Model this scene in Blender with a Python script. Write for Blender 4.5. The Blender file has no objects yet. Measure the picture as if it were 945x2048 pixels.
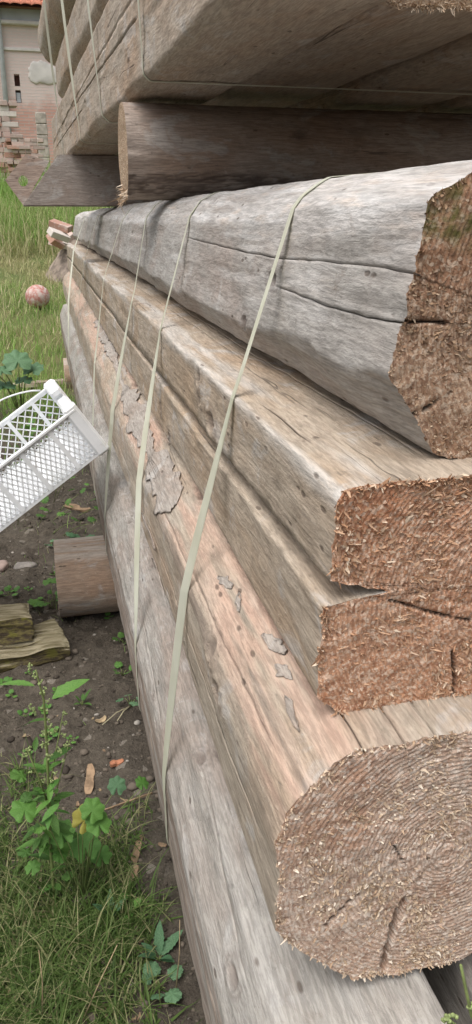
import bpy, bmesh, math, random
import numpy as np
from mathutils import Vector, Matrix
random.seed(7); RNG = np.random.default_rng(7)
SC = bpy.context.scene
COL = SC.collection
# ------------------------------------------------------------------ camera
F_PX, CX, CY, CAM_H = 1539.0, 472.5, 1024.0, 1.25
PITCH = math.atan((CY - 435) / F_PX)
YAW = math.atan((CX - 75) * math.cos(PITCH) / F_PX)
HD = np.array([math.sin(YAW), math.cos(YAW), 0.0]); RT = np.array([math.cos(YAW), -math.sin(YAW), 0.0]); UPV = np.array([0, 0, 1.0])
FW = HD * math.cos(PITCH) - UPV * math.sin(PITCH); CU = HD * math.sin(PITCH) + UPV * math.cos(PITCH)
EYE = np.array([0, 0, CAM_H])
cam = bpy.data.cameras.new('camera'); camo = bpy.data.objects.new('camera', cam); COL.objects.link(camo)
cam.sensor_fit = 'VERTICAL'; cam.sensor_height = 36.0; cam.sensor_width = 36.0; cam.lens = F_PX / 2048 * 36.0
cam.clip_start = 0.02; cam.clip_end = 500
camo.matrix_world = Matrix(((RT[0], CU[0], -FW[0], 0), (RT[1], CU[1], -FW[1], 0), (RT[2], CU[2], -FW[2], CAM_H), (0, 0, 0, 1)))
SC.camera = camo
# ------------------------------------------------------------------ light
SUN_AZ, SUN_EL = math.radians(232), math.radians(68)      # azimuth from +Y clockwise: light comes from the left, behind the photographer
w = bpy.data.worlds.new('World'); SC.world = w; w.use_nodes = True
wn = w.node_tree.nodes; wl = w.node_tree.links
sky = wn.new('ShaderNodeTexSky'); sky.sky_type = 'NISHITA'; sky.sun_disc = False
sky.sun_elevation = SUN_EL; sky.sun_rotation = SUN_AZ; sky.air_density = 1.0; sky.dust_density = 6.0; sky.ozone_density = 0.6
hs = wn.new('ShaderNodeHueSaturation'); hs.inputs['Saturation'].default_value = 0.34
wl.new(sky.outputs[0], hs.inputs['Color']); wl.new(hs.outputs[0], wn['Background'].inputs[0]); wn['Background'].inputs[1].default_value = 0.15
sun = bpy.data.lights.new('sun', 'SUN'); sun.energy = 1.25; sun.angle = math.radians(60); sun.color = (1.0, 0.97, 0.93)
suno = bpy.data.objects.new('sun', sun); COL.objects.link(suno)
sd = Vector((math.sin(SUN_AZ) * math.cos(SUN_EL), math.cos(SUN_AZ) * math.cos(SUN_EL), math.sin(SUN_EL)))
suno.rotation_euler = (-sd).to_track_quat('-Z', 'Y').to_euler()
SC.view_settings.view_transform = 'Standard'; SC.view_settings.look = 'None'; SC.view_settings.gamma = 1.0
SC.view_settings.exposure = 0.34
# ------------------------------------------------------------------ helpers
def ray(x, y): return FW + RT * (x - CX) / F_PX - CU * (y - CY) / F_PX
def atX(x, y, X): d = ray(x, y); return EYE + d * X / d[0]
def atY(x, y, Y): d = ray(x, y); return EYE + d * Y / d[1]
def atZ(x, y, Z): d = ray(x, y); return EYE + d * (Z - CAM_H) / d[2]
def _h(i, j, k, s):
    n = (i.astype(np.int64) * 374761393 + j.astype(np.int64) * 668265263 + k.astype(np.int64) * 2147483647 + s * 1274126177) & 0xffffffff
    n = ((n ^ (n >> 13)) * 1274126177) & 0xffffffff
    n = ((n ^ (n >> 16)) * 2246822519) & 0xffffffff
    return ((n ^ (n >> 15)) & 0xffffff) / float(0xffffff) * 2 - 1
def noise(x, y=0.0, z=0.0, s=0):
    x, y, z = np.broadcast_arrays(np.asarray(x, float), np.asarray(y, float), np.asarray(z, float))
    i, j, k = np.floor(x), np.floor(y), np.floor(z)
    a, b, c = x - i, y - j, z - k
    a = a*a*(3-2*a); b = b*b*(3-2*b); c = c*c*(3-2*c)
    r = 0
    for di in (0, 1):
        for dj in (0, 1):
            for dk in (0, 1):
                wgt = (a if di else 1-a) * (b if dj else 1-b) * (c if dk else 1-c)
                r = r + wgt * _h(i+di, j+dj, k+dk, s)
    return r
def fbm(x, y=0.0, z=0.0, s=0, o=3):
    r = 0; am = 1; f = 1
    for q in range(o):
        r = r + am * noise(np.asarray(x)*f, np.asarray(y)*f, np.asarray(z)*f, s + q*17); am *= .5; f *= 2.03
    return r
def sstep(a, b, x): t = np.clip((x - a) / (b - a), 0, 1); return t*t*(3-2*t)
def mesh_obj(name, V, Fc, mat=None, parent=None, attrs=None, smooth=True, uvs=None):
    me = bpy.data.meshes.new(name)
    V = np.asarray(V, float)
    me.from_pydata(V.tolist() if len(V) < 200 else V, [], Fc) if not isinstance(Fc, np.ndarray) else fast_mesh(me, V, Fc)
    if mat: me.materials.append(mat)
    if smooth: me.polygons.foreach_set('use_smooth', np.ones(len(me.polygons), bool))
    if attrs:
        for k, a in attrs.items():
            at = me.attributes.new(k, 'FLOAT', 'POINT'); at.data.foreach_set('value', np.asarray(a, np.float32).ravel())
    me.update()
    o = bpy.data.objects.new(name, me); COL.objects.link(o)
    if parent: o.parent = parent
    return o
def fast_mesh(me, V, Fc):
    n = Fc.shape[1]
    me.vertices.add(len(V)); me.vertices.foreach_set('co', V.astype(np.float32).ravel())
    me.loops.add(Fc.size); me.loops.foreach_set('vertex_index', Fc.astype(np.int32).ravel())
    me.polygons.add(len(Fc)); me.polygons.foreach_set('loop_start', np.arange(0, Fc.size, n, dtype=np.int32))
    me.validate(); me.update(calc_edges=True)
def grid_faces(nu, nv, closed_v=False, off=0):
    i = np.arange(nu-1)[:, None]; j = np.arange(nv if closed_v else nv-1)[None, :]
    j2 = (j+1) % nv
    return np.stack([i*nv+j, i*nv+j2, (i+1)*nv+j2, (i+1)*nv+j], -1).reshape(-1, 4) + off
def tag(o, label, cat, group=None):
    o['label'] = label; o['category'] = cat
    if group: o['group'] = group
    return o
def empty(name, loc=(0, 0, 0), rotz=0.0):
    o = bpy.data.objects.new(name, None); COL.objects.link(o); o.location = loc; o.rotation_euler = (0, 0, rotz); o.empty_display_size = .1
    return o
def copy_tree(o, parent=None):
    c = o.copy(); COL.objects.link(c); c.parent = parent
    for ch in list(o.children): copy_tree(ch, c)
    return c
def tube(path, radii, n=8, cap=True):
    P = np.asarray(path, float); m = len(P); T = np.gradient(P, axis=0); T /= np.linalg.norm(T, axis=1)[:, None] + 1e-9
    V = []
    ref = np.array([.31, .17, .93])
    for p, t, r in zip(P, T, np.broadcast_to(radii, m)):
        u = np.cross(t, ref); u /= np.linalg.norm(u) + 1e-9; v = np.cross(t, u)
        a = np.arange(n) * 2*math.pi/n
        V.append(p + r*(np.cos(a)[:, None]*u + np.sin(a)[:, None]*v))
    V = np.concatenate(V); Fc = grid_faces(m, n, True).tolist()
    if cap: Fc += [list(range(n))[::-1], list(range((m-1)*n, m*n))]
    return V, Fc
class MB:
    def __init__(s): s.V = []; s.F = []; s.n = 0
    def add(s, V, Fc): 
        s.V.append(np.asarray(V, float)); s.F += [[i + s.n for i in f] for f in (Fc.tolist() if isinstance(Fc, np.ndarray) else Fc)]; s.n += len(V); return s
    def box(s, c, h, M=None, bev=0.0):
        c = np.array(c, float); h = np.array(h, float)
        b = min(bev, min(h)*.9)
        if b <= 0:
            V = np.array([[sx, sy, sz] for sx in (-1, 1) for sy in (-1, 1) for sz in (-1, 1)], float) * h
            Fc = [[0, 1, 3, 2], [4, 6, 7, 5], [0, 4, 5, 1], [2, 3, 7, 6], [0, 2, 6, 4], [1, 5, 7, 3]]
        else:
            bm = bmesh.new(); bmesh.ops.create_cube(bm, size=2)
            bmesh.ops.scale(bm, vec=h, verts=bm.verts)
            bmesh.ops.bevel(bm, geom=bm.edges[:], offset=b, segments=1, affect='EDGES')
            bm.verts.index_update(); V = np.array([v.co[:] for v in bm.verts]); Fc = [[v.index for v in f.verts] for f in bm.faces]; bm.free()
        if M is not None: V = V @ np.asarray(M).T
        return s.add(V + c, Fc)
    def build(s, name, mat, parent=None, smooth=False): return mesh_obj(name, np.concatenate(s.V), s.F, mat, parent, smooth=smooth)
# ------------------------------------------------------------------ materials
class NT:
    def __init__(s, name, rough=.8):
        s.m = bpy.data.materials.new(name); s.m.use_nodes = True; s.t = s.m.node_tree; s.b = s.t.nodes['Principled BSDF']
        s.b.inputs['Roughness'].default_value = rough
        s.b.inputs['Specular IOR Level'].default_value = .25
    def n(s, typ, **kw):
        nd = s.t.nodes.new(typ)
        for k, v in kw.items(): setattr(nd, k, v)
        return nd
    def l(s, a, b): s.t.links.new(a, b)
    def inp(s, sock, v):
        if isinstance(v, bpy.types.NodeSocket): s.l(v, sock)
        else: sock.default_value = v
    def obj(s): 
        if not hasattr(s, '_o'): s._o = s.n('ShaderNodeTexCoord').outputs['Object']
        return s._o
    def gen(s, scale, src=None):
        m = s.n('ShaderNodeMapping'); s.l(src or s.obj(), m.inputs['Vector']); m.inputs['Scale'].default_value = scale; return m.outputs[0]
    def noise(s, scale, detail=4, rough=.55, dist=0.0, src=None, sc=1.0):
        v = s.gen(scale, src); nd = s.n('ShaderNodeTexNoise'); s.l(v, nd.inputs['Vector']); nd.inputs['Scale'].default_value = sc
        nd.inputs['Detail'].default_value = detail; nd.inputs['Roughness'].default_value = rough; nd.inputs['Distortion'].default_value = dist
        return nd.outputs['Fac']
    def vor(s, scale, feature='F1', src=None, out='Distance', rnd=1.0):
        v = s.gen(scale, src); nd = s.n('ShaderNodeTexVoronoi', feature=feature); s.l(v, nd.inputs['Vector']); nd.inputs['Scale'].default_value = 1.0
        nd.inputs['Randomness'].default_value = rnd
        return nd.outputs[out]
    def rng(s, v, a, b, c=0.0, d=1.0):
        nd = s.n('ShaderNodeMapRange'); nd.interpolation_type = 'SMOOTHSTEP'; s.inp(nd.inputs[0], v)
        for i, q in enumerate((a, b, c, d)): s.inp(nd.inputs[i+1], q)
        return nd.outputs[0]
    def math(s, op, a, b=0.0, c=0.0):
        nd = s.n('ShaderNodeMath', operation=op); s.inp(nd.inputs[0], a); s.inp(nd.inputs[1], b); s.inp(nd.inputs[2], c); return nd.outputs[0]
    def mix(s, f, a, b, mode='MIX'):
        nd = s.n('ShaderNodeMix', data_type='RGBA', blend_type=mode); s.inp(nd.inputs[0], f)
        for i, q in ((6, a), (7, b)):
            if isinstance(q, tuple): q = (*q, 1.0) if len(q) == 3 else q
            s.inp(nd.inputs[i], q)
        return nd.outputs[2]
    def attr(s, name): nd = s.n('ShaderNodeAttribute', attribute_name=name); return nd.outputs['Fac']
    def bump(s, h, strength=.5, dist=.002, prev=None):
        nd = s.n('ShaderNodeBump'); nd.inputs['Strength'].default_value = strength; nd.inputs['Distance'].default_value = dist; s.inp(nd.inputs['Height'], h)
        if prev: s.l(prev, nd.inputs['Normal'])
        return nd.outputs[0]
    def out(s, col=None, nrm=None, rough=None):
        if col is not None:
            if isinstance(col, tuple): s.b.inputs['Base Color'].default_value = (*col, 1)
            else: s.l(col, s.b.inputs['Base Color'])
        if nrm is not None: s.l(nrm, s.b.inputs['Normal'])
        if rough is not None: s.inp(s.b.inputs['Roughness'], rough)
        return s.m
def wood_mat(name, pale=(.40, .365, .33), mid=(.27, .235, .20), warm=(.30, .215, .16), peach=(.60, .36, .22), line=.6, axis=1, bark=(.12, .09, .075), peach2=None):
    """weathered timber, grain along the local axis `axis`; masks come with the mesh: nat, dark, peach"""
    t = NT(name, .78)
    def sv(a, b): v = [a, a, a]; v[axis] = b; return tuple(v)
    big = t.noise(sv(6, 2.6), 4, .55, .6); med = t.noise(sv(46, 7), 5, .62, .6); fine = t.noise(sv(280, 26), 4, .7); blot = t.noise(sv(13, 8), 6, .62, .7); mott = t.noise(sv(75, 38), 6, .72, .4)
    mid = tuple(m_*.6+p_*.4 for m_, p_ in zip(mid, pale))
    col = t.mix(t.rng(med, .34, .66), mid, pale)
    col = t.mix(t.rng(big, .42, .70, 0, .8), col, warm)
    col = t.mix(t.rng(blot, .34, .46, .5, 0), col, tuple(m_*.70 for m_ in mid))
    wht = t.rng(blot, .54, .66, 0, .5)
    col = t.mix(wht, col, (.50, .485, .465))
    col = t.mix(t.rng(mott, .58, .68, 0, .45), col, tuple(min(1, p_*1.25) for p_ in pale))
    col = t.mix(t.rng(mott, .30, .42, .6, 0), col, tuple(m_*.55 for m_ in mid))
    pc = t.attr('peach')
    pcol = t.mix(t.rng(t.noise(sv(22, 4), 4), .35, .65), peach, peach2 or (peach[0]*.74, peach[1]*.66, peach[2]*.63))
    pcol = t.mix(t.rng(t.noise(sv(60, 9), 4, .6), .5, .75, 0, .6), pcol, (.58, .47, .38))
    col = t.mix(pc, col, pcol)
    fl = t.rng(fine, .38, .62, .80, 1.14); g = t.n('ShaderNodeCombineColor')
    for i in range(3): t.l(fl, g.inputs[i])
    col = t.mix(1.0, col, g.outputs[0], 'MULTIPLY')
    # hair checks along the grain
    hc = t.noise(sv(26, .7), 2, .5, .3); hl = t.math('ABSOLUTE', t.math('SUBTRACT', hc, .5)); hl = t.rng(hl, .001, .006, 1, 0)
    gate = t.rng(t.noise(sv(9, 2.5), 2), .54, .62); hl = t.math('MULTIPLY', hl, gate)
    col = t.mix(t.math('MULTIPLY', hl, line), col, (.07, .055, .045))
    # pits and dirt
    vp = t.n('ShaderNodeTexVoronoi'); t.l(t.gen(sv(60, 24)), vp.inputs['Vector']); vp.inputs['Scale'].default_value = 1.0; vr = t.n('ShaderNodeSeparateColor'); t.l(vp.outputs['Color'], vr.inputs[0])
    pit = t.math('MULTIPLY', t.rng(vp.outputs['Distance'], .10, .22, 1, 0), t.rng(vr.outputs[0], .80, .84)); col = t.mix(t.math('MULTIPLY', pit, .7), col, (.09, .065, .05))
    dirt = t.rng(t.noise(sv(20, 10), 6, .75, 1.0), .60, .76, 0, .5); col = t.mix(dirt, col, (.20, .155, .12))
    scr = t.rng(t.math('ABSOLUTE', t.math('SUBTRACT', t.noise((55, 55, 55), 2, .5, 1.5), .5)), .002, .012, 1, 0); sg = t.rng(t.noise((13, 13, 13), 2), .58, .66); scr = t.math('MULTIPLY', scr, sg)
    col = t.mix(t.math('MULTIPLY', scr, .45), col, (.13, .10, .08))
    dk = t.attr('dark'); col = t.mix(dk, col, bark)  # covers knots, stains and bark, plus shade painted into the cracks
    h = t.math('ADD', t.math('MULTIPLY', fine, .6), t.math('MULTIPLY', med, .5))
    h = t.math('SUBTRACT', h, t.math('MULTIPLY', hl, 1.2)); h = t.math('SUBTRACT', h, t.math('MULTIPLY', pit, .8))
    nb = t.bump(h, .5, .003); nb = t.bump(mott, .5, .005, nb); nb = t.bump(med, .4, .005, nb)
    return t.out(col, nb, t.rng(blot, .3, .7, .7, .88))
def end_mat(name, c1, c2, c3, pith=(0, 0), spacing=.0044, moss=0.0):
    """rough chainsawn end grain: rings round the pith in the local xz plane"""
    t = NT(name, .9)
    mp = t.n('ShaderNodeMapping'); t.l(t.obj(), mp.inputs['Vector']); mp.inputs['Location'].default_value = (-pith[0], 0, -pith[1]); mp.inputs['Scale'].default_value = (1, 0, 1)
    ln = t.n('ShaderNodeVectorMath', operation='LENGTH'); t.l(mp.outputs[0], ln.inputs[0])
    wob = t.noise((9, 9, 9), 3); fz = t.noise((420, 420, 420), 3, .7); fz2 = t.noise((150, 150, 150), 4, .7)
    r = t.math('ADD', ln.outputs['Value'], t.math('MULTIPLY', wob, .018)); r = t.math('ADD', r, t.math('MULTIPLY', fz2, .0026))
    wv = t.math('SINE', t.math('MULTIPLY', r, 2*math.pi/spacing)); ring = t.rng(wv, -.6, .8)
    blot = t.noise((14, 14, 14), 4, .6)
    col = t.mix(t.rng(blot, .35, .65), c1, c2)
    col = t.mix(t.math('MULTIPLY', t.math('MULTIPLY', ring, t.rng(t.noise((26, 26, 26), 3), .35, .6, .45, 1)), .5), col, (c1[0]*.5, c1[1]*.44, c1[2]*.42))
    col = t.mix(t.rng(fz, .51, .64, 0, .8), col, c3); col = t.mix(t.rng(t.noise((7, 7, 7), 4, .6, .5), .5, .66, 0, .55), col, (c1[0]*.8, c1[1]*.62, c1[2]*.5))
    col = t.mix(t.rng(fz2, .30, .42, .4, 0), col, (c1[0]*.42, c1[1]*.36, c1[2]*.34))
    vc = t.n('ShaderNodeTexVoronoi'); t.l(t.gen((330, 40, 330)), vc.inputs['Vector']); vc.inputs['Scale'].default_value = 1.0; vs_ = t.n('ShaderNodeSeparateColor'); t.l(vc.outputs['Color'], vs_.inputs[0])
    col = t.mix(t.rng(vs_.outputs[0], .62, .97, 0, .7), col, c3); col = t.mix(t.rng(vs_.outputs[1], .72, .95, 0, .6), col, (c1[0]*.5, c1[1]*.42, c1[2]*.4))
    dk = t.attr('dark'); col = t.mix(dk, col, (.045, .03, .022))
    if moss: col = t.mix(t.math('MULTIPLY', t.attr('moss'), t.rng(t.noise((45, 45, 45), 4), .35, .6)), col, (.085, .085, .02))
    h = t.math('ADD', t.math('MULTIPLY', fz, .7), fz2); h = t.math('SUBTRACT', h, t.math('MULTIPLY', ring, .3)); h = t.math('ADD', h, t.math('MULTIPLY', vs_.outputs[0], .5))
    return t.out(col, t.bump(h, .8, .0022))
def fibre_mat(name, a, b, c):
    t = NT(name, .85); r = t.attr('rnd')
    col = t.mix(t.rng(r, .0, .6), a, b); col = t.mix(t.rng(r, .72, .98), col, c)
    return t.out(col)
def leaf_mat(name, c1, c2, sc=30, trans=.25):
    t = NT(name, .55); t.b.inputs['Specular IOR Level'].default_value = .35
    oi = t.n('ShaderNodeObjectInfo').outputs['Random']
    f = t.math('ADD', t.math('MULTIPLY', t.noise((sc, sc, sc), 3), .7), t.math('MULTIPLY', oi, .3))
    col = t.mix(t.rng(f, .3, .75), c1, c2)
    tr = t.n('ShaderNodeBsdfTranslucent'); t.l(col, tr.inputs[0]); ms = t.n('ShaderNodeMixShader'); ms.inputs[0].default_value = trans
    t.l(col, t.b.inputs['Base Color']); t.l(t.b.outputs[0], ms.inputs[1]); t.l(tr.outputs[0], ms.inputs[2]); t.l(ms.outputs[0], t.t.nodes['Material Output'].inputs[0])
    t.l(t.bump(t.noise((sc*6,)*3, 3), .3, .002), t.b.inputs['Normal'])
    return t.m
def blade_mat(name, a, b, c):
    t = NT(name, .6); r = t.attr('rnd'); col = t.mix(t.rng(r, 0, .55), a, b); col = t.mix(t.rng(r, .68, .92), col, c)
    tr = t.n('ShaderNodeBsdfTranslucent'); t.l(col, tr.inputs[0]); ms = t.n('ShaderNodeMixShader'); ms.inputs[0].default_value = .3
    t.l(col, t.b.inputs['Base Color']); t.l(t.b.outputs[0], ms.inputs[1]); t.l(tr.outputs[0], ms.inputs[2]); t.l(ms.outputs[0], t.t.nodes['Material Output'].inputs[0])
    return t.m
def plain_mat(name, c, rough=.6, var=.15, sc=40, bump=.2):
    t = NT(name, rough); f = t.noise((sc, sc, sc), 4)
    col = t.mix(t.rng(f, .3, .7), tuple(q*(1-var) for q in c), tuple(min(1, q*(1+var)) for q in c))
    return t.out(col, t.bump(f, bump, .002))
# ------------------------------------------------------------------ logs
D2R = math.pi / 180
class Log:
    def __init__(s, **k): s.__dict__.update(k); s.L = s.y1 - s.y0; s.seed = k.get('seed', 1)
    def surf(s, phi, y):
        phi, y = np.broadcast_arrays(np.asarray(phi, float), np.asarray(y, float)); c, sn = np.cos(phi), np.sin(phi); sd = s.seed * 31
        lump = getattr(s, 'lump', 1.0)
        rn = s.R * (1 + .035*lump*noise(c*1.4+5, sn*1.4, y*1.1, sd) + .022*lump*noise(c*3, sn*3, y*3.1, sd+1)) + .0022*lump*noise(c*7, sn*7, y*11, sd+2) - getattr(s, 'taper', .002)*y
        rs = [rn]
        for q, f in enumerate(s.facets):
            a, d0, amp, fr = f[:4]; a = a * D2R
            cd = np.cos(phi - a); tg = np.sin(phi - a)
            d = d0 + amp*noise(y*fr + q*9.1, 3.3, 0, sd+10+q) + amp*.5*noise(y*fr*2.7, 1.7, tg*2, sd+30+q) + .0017*noise(y*11, tg*7, q, sd+50) + .0009*noise(y*30, tg*5, q, sd+51) - getattr(s, 'taper', .002)*y*.6
            if len(f) > 4: d = d + f[4] * sstep(165*D2R, 180*D2R, phi)
            rs.append(np.where(cd > .2, d / np.maximum(cd, .2), 9.0))
        rs = np.stack(rs); k = getattr(s, 'soft', .0016); m = rs.min(0)
        e = np.exp(-(rs - m) / k); S = e.sum(0)
        return m - k*np.log(S)*.9, e[0] / S
    def hit(s, x, y):
        d = ray(x, y); d = d / np.linalg.norm(d); t = np.linspace(.3, 12, 6000); P = EYE + d * t[:, None]
        X, Y, Z = P[:, 0] - s.cx, P[:, 1] - s.y0, P[:, 2] - s.cz
        rr = np.hypot(X, Z); ph = np.arctan2(Z, X) % (2*math.pi)
        ok = (rr < s.surf(ph, Y)[0]) & (Y > -.01)
        i = int(np.argmax(ok)) if ok.any() else 0
        return ph[i], Y[i]
def phi_u(a): return a if a > -70*D2R and a <= 290*D2R else a - 2*math.pi
def build_log(lg, name, label, group=None, q=.006, ncol=210, mat=None, emat=None, fmat=None, nfib=0, fring=0, cap_n=64, fib_len=.008, far_n=8, cap_flip=False):
    lo, hi = -70*D2R, 290*D2R
    n1 = int(ncol*.2)
    base = np.concatenate([np.linspace(lo, 50*D2R, n1, endpoint=False), np.linspace(50*D2R, hi, ncol-n1, endpoint=False)])
    notch = getattr(lg, 'notch', None); NN = 9; nk = np.zeros(len(base), int); ns = np.zeros(len(base))
    if notch:
        up, dn = notch['up']*D2R, notch['dn']*D2R
        b0 = base[base < up - .01]; b1 = base[base > dn + .01]
        base = np.concatenate([b0, [up], np.full(NN, up), np.full(NN, dn), [dn], b1])
        nk = np.concatenate([np.zeros(len(b0)+1, int), np.full(NN, 1), np.full(NN, 2), np.zeros(len(b1)+1, int)])
        ns = np.concatenate([np.zeros(len(b0)+1), np.linspace(.12, 1, NN), np.linspace(1, .12, NN), np.zeros(len(b1)+1)])
    nc = len(base)
    ys = [0.0, .002, .005]
    while ys[-1] < lg.L: ys.append(ys[-1] + max(.004, q * (ys[-1] + lg.y0)))
    ys[-1] = lg.L; ys = np.array(ys); nr = len(ys)
    PH = np.repeat(base[None], nr, 0); YY = np.repeat(ys[:, None], nc, 1)
    CR = []
    for cr in getattr(lg, 'cracks', []):
        pth = sorted([(y, phi_u(p)) for p, y in cr['path']]); cy = np.array([p[0] for p in pth]); cp = np.array([p[1] for p in pth])
        pk = np.interp(ys, cy, cp) + .007*noise(ys*9, lg.seed, 0, 77) + .005*noise(ys*34, lg.seed, 0, 79)
        dep = cr.get('depth', .012) * sstep(cy[-1], cy[-1]-.22, ys) * (1 if cy[0] <= .01 else sstep(cy[0], cy[0]+.12, ys)) * (.6+.4*noise(ys*5, 2, 0, lg.seed+5))
        CR.append((float(cp.mean()), pk, np.maximum(dep, 0), cr.get('hw', .0016)))
    CR.sort(key=lambda c: c[0])
    if CR:
        js = []
        for c in CR:
            j = int(np.argmin(np.abs(base - c[0]) + 9*(nk > 0)))
            while js and j < js[-1] + 4: j += 1
            js.append(j)
        blo, bhi = base[n1], base[-1]
        if notch: bhi = notch['up']*D2R if CR[0][0] < notch['up']*D2R else bhi; blo = notch['dn']*D2R if CR[0][0] > notch['dn']*D2R else blo
        for r in range(nr):
            xs = [blo]; yv = [blo]
            for c, j in zip(CR, js):
                dl = c[3] / lg.R
                xs += [base[j-1], base[j], base[j+1]]; yv += [c[1][r]-dl, c[1][r], c[1][r]+dl]
            xs.append(bhi); yv.append(bhi)
            msk = (base > blo) & (base < bhi) & (nk == 0)
            PH[r, msk] = np.interp(base[msk], xs, yv)
    r, nat = lg.surf(PH, YY)
    dark = np.zeros_like(r)
    x0, z0 = np.cos(PH)*r, np.sin(PH)*r
    r = r + .0006*noise(x0*190, YY*3, z0*190, lg.seed+3) + .0010*nat*noise(x0*50, YY*9, z0*50, lg.seed+4)
    for (pk, yk, sz) in [k_ for k_ in getattr(lg, 'knots', []) if k_[1] > 0]:
        dphi = (PH - phi_u(pk) + math.pi) % (2*math.pi) - math.pi
        e = np.hypot(dphi * lg.R / sz, (YY - yk) / (sz*1.35)); e = e*(1+.18*noise(dphi*40, YY*40, 0, int(yk*100)))
        r = r + .16*sz*np.exp(-(e/1.5)**2) - .30*sz*np.exp(-(e/.55)**4)
        if sz > .017: r = r + .0010*np.sin(e*11)*np.exp(-(e/2.0)**2)
        dark = np.maximum(dark, .62*np.exp(-(e/.62)**6)); dark = np.maximum(dark, .35*np.exp(-((e-1.0)/.12)**2))
    for c, j in (zip(CR, js) if CR else []):
        r[:, j] -= c[2]; dark[:, j] = np.maximum(dark[:, j], np.minimum(1, c[2]/.004))  # crack floor also darkened in the colour, on top of its real depth
        for jj in (j-1, j+1): r[:, jj] += c[2]*.05
    for fn in getattr(lg, 'extra', []): r, dark = fn(lg, PH, YY, r, nat, dark)
    X, Z = np.cos(PH)*r, np.sin(PH)*r
    if notch:
        gap = np.clip(notch['gap'](ys), .03, 1.2)
        iu = int(np.argmax(nk == 1)) - 1; il = len(nk) - int(np.argmax(nk[::-1] == 2)); 
        for row in range(nr):
            U = np.array([X[row, iu], Z[row, iu]]); Lw = np.array([X[row, il], Z[row, il]]); mid = Lw + (U-Lw)*gap[row]
            ap = np.array(notch['apex'])
            # the upper lip closes down on the lower one where the kerf narrows
            X[row, iu], Z[row, iu] = mid
            for jn in np.where(nk > 0)[0]:
                b = mid if nk[jn] == 1 else Lw; sq = ns[jn]
                X[row, jn], Z[row, jn] = b + (ap - b)*sq + .0012*noise(row*.13, sq*7, jn, 5)
    jit = .0018*noise(np.cos(PH[0])*22, np.sin(PH[0])*22, 0, lg.seed+9) + .0012*noise(np.cos(PH[0])*70, np.sin(PH[0])*70, 0, lg.seed+8)
    tilt = getattr(lg, 'tilt', (0, 0))
    ce = np.exp(-YY/.02); Y2 = YY + ce*(jit[None] + tilt[0]*X + tilt[1]*Z)
    # a worn, slightly crushed rim
    wr = np.exp(-YY/.006)*.0025*(.5+.5*noise(np.cos(PH)*30, np.sin(PH)*30, 1, lg.seed)); X = X*(1-wr/lg.R); Z = Z*(1-wr/lg.R)
    pf = getattr(lg, 'peachf', None); peach = pf(PH, YY, nat) if pf else np.zeros_like(r)
    zb = float(Z[:, :].min())
    root = empty(name, (lg.cx, lg.y0, lg.cz + zb), getattr(lg, 'yaw', 0.0)); tag(root, label, 'log', group)
    V = np.stack([X, Y2, Z - zb], -1).reshape(-1, 3)
    body = mesh_obj('trunk', V, grid_faces(nr, nc, True), mat, root, dict(nat=nat, dark=dark, peach=peach))
    # end faces
    def cap(row, sign, nm, cn):
        fr = np.concatenate([np.linspace(1, .04, cn) ** .9, [.012]])
        px_, pz_, py_ = X[row], Z[row], Y2[row]
        cxy = np.array(getattr(lg, 'capc', (0, 0)))
        gx = cxy[0] + fr[:, None]*(px_ - cxy[0])[None]; gz = cxy[1] + fr[:, None]*(pz_ - cxy[1])[None]
        pith = getattr(lg, 'pith', (0, 0)); rr = np.hypot(gx - pith[0], gz - pith[1]) + .02*noise(gx*9, gz*9, 0, 4)
        inn = sstep(1, .93, fr)[:, None]
        dp = .0010*fbm(gx*170, gz*170, 0, lg.seed+40, 2) + .0003*np.sin(rr*2*math.pi/.0055) + .0022*noise(gx*30, gz*30, 0, lg.seed+41)
        tp = (tilt[0]*gx+tilt[1]*gz) if row == 0 else lg.L + 0*gx; gy = tp + (py_ - tp[0])[None]*fr[:, None]**16 + dp*inn
        dk = np.zeros_like(gx)
        if row == 0:
            for (pl, hw, dep) in getattr(lg, 'endcracks', []):
                pl = np.array(pl)
                for a, b in zip(pl[:-1], pl[1:]):
                    ab = b-a; tt = np.clip(((gx-a[0])*ab[0]+(gz-a[1])*ab[1])/(ab@ab), 0, 1)
                    ww = hw*(1+.3*noise(gx*60, gz*60, 0, 8)); dd = np.hypot(gx-a[0]-tt*ab[0], gz-a[1]-tt*ab[1]); k = sstep(ww*1.5, ww*.6, dd); gy = gy + dep*k; dk = np.maximum(dk, k)  # shade of the end crack painted in along its line
        moss = sstep(.2, .9, fbm(gx*12, gz*12, 0, 3) * .5 + (gz/lg.R)*.9 + gx/lg.R*.3)
        n_ = len(fr); Vc = np.stack([gx, gy, gz - zb], -1).reshape(-1, 3); Fq = grid_faces(n_, nc, True)
        Fq = Fq[:, ::-1] if sign > 0 else Fq
        o = mesh_obj(nm, Vc, Fq, emat or mat, root, dict(dark=dk, moss=moss, nat=np.zeros(len(Vc)), peach=np.zeros(len(Vc))))
        return o
    cap(0, -1, 'end_face', cap_n); cap(nr-1, 1, 'end_face', far_n)
    if nfib or fring:
        rg = np.random.default_rng(lg.seed)
        j = rg.integers(0, nc, nfib*3); f = np.sqrt(rg.uniform(.0, 1, nfib*3))
        cxy = np.array(getattr(lg, 'capc', (0, 0)))
        bx = cxy[0]+f*(X[0, j]-cxy[0]); bz = cxy[1]+f*(Z[0, j]-cxy[1])
        # columns are denser on the open side: thin out to an even spread, then clump
        wgt = np.abs(np.diff(np.r_[base, base[0]+2*math.pi]))[j]; keep = rg.uniform(0, 1, len(j)) < np.clip(wgt/np.percentile(wgt, 60), 0, 1)
        cl = fbm(bx*60, bz*60, 0, lg.seed, 2); keep &= cl > rg.uniform(-1.1, .7, len(j))
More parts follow.
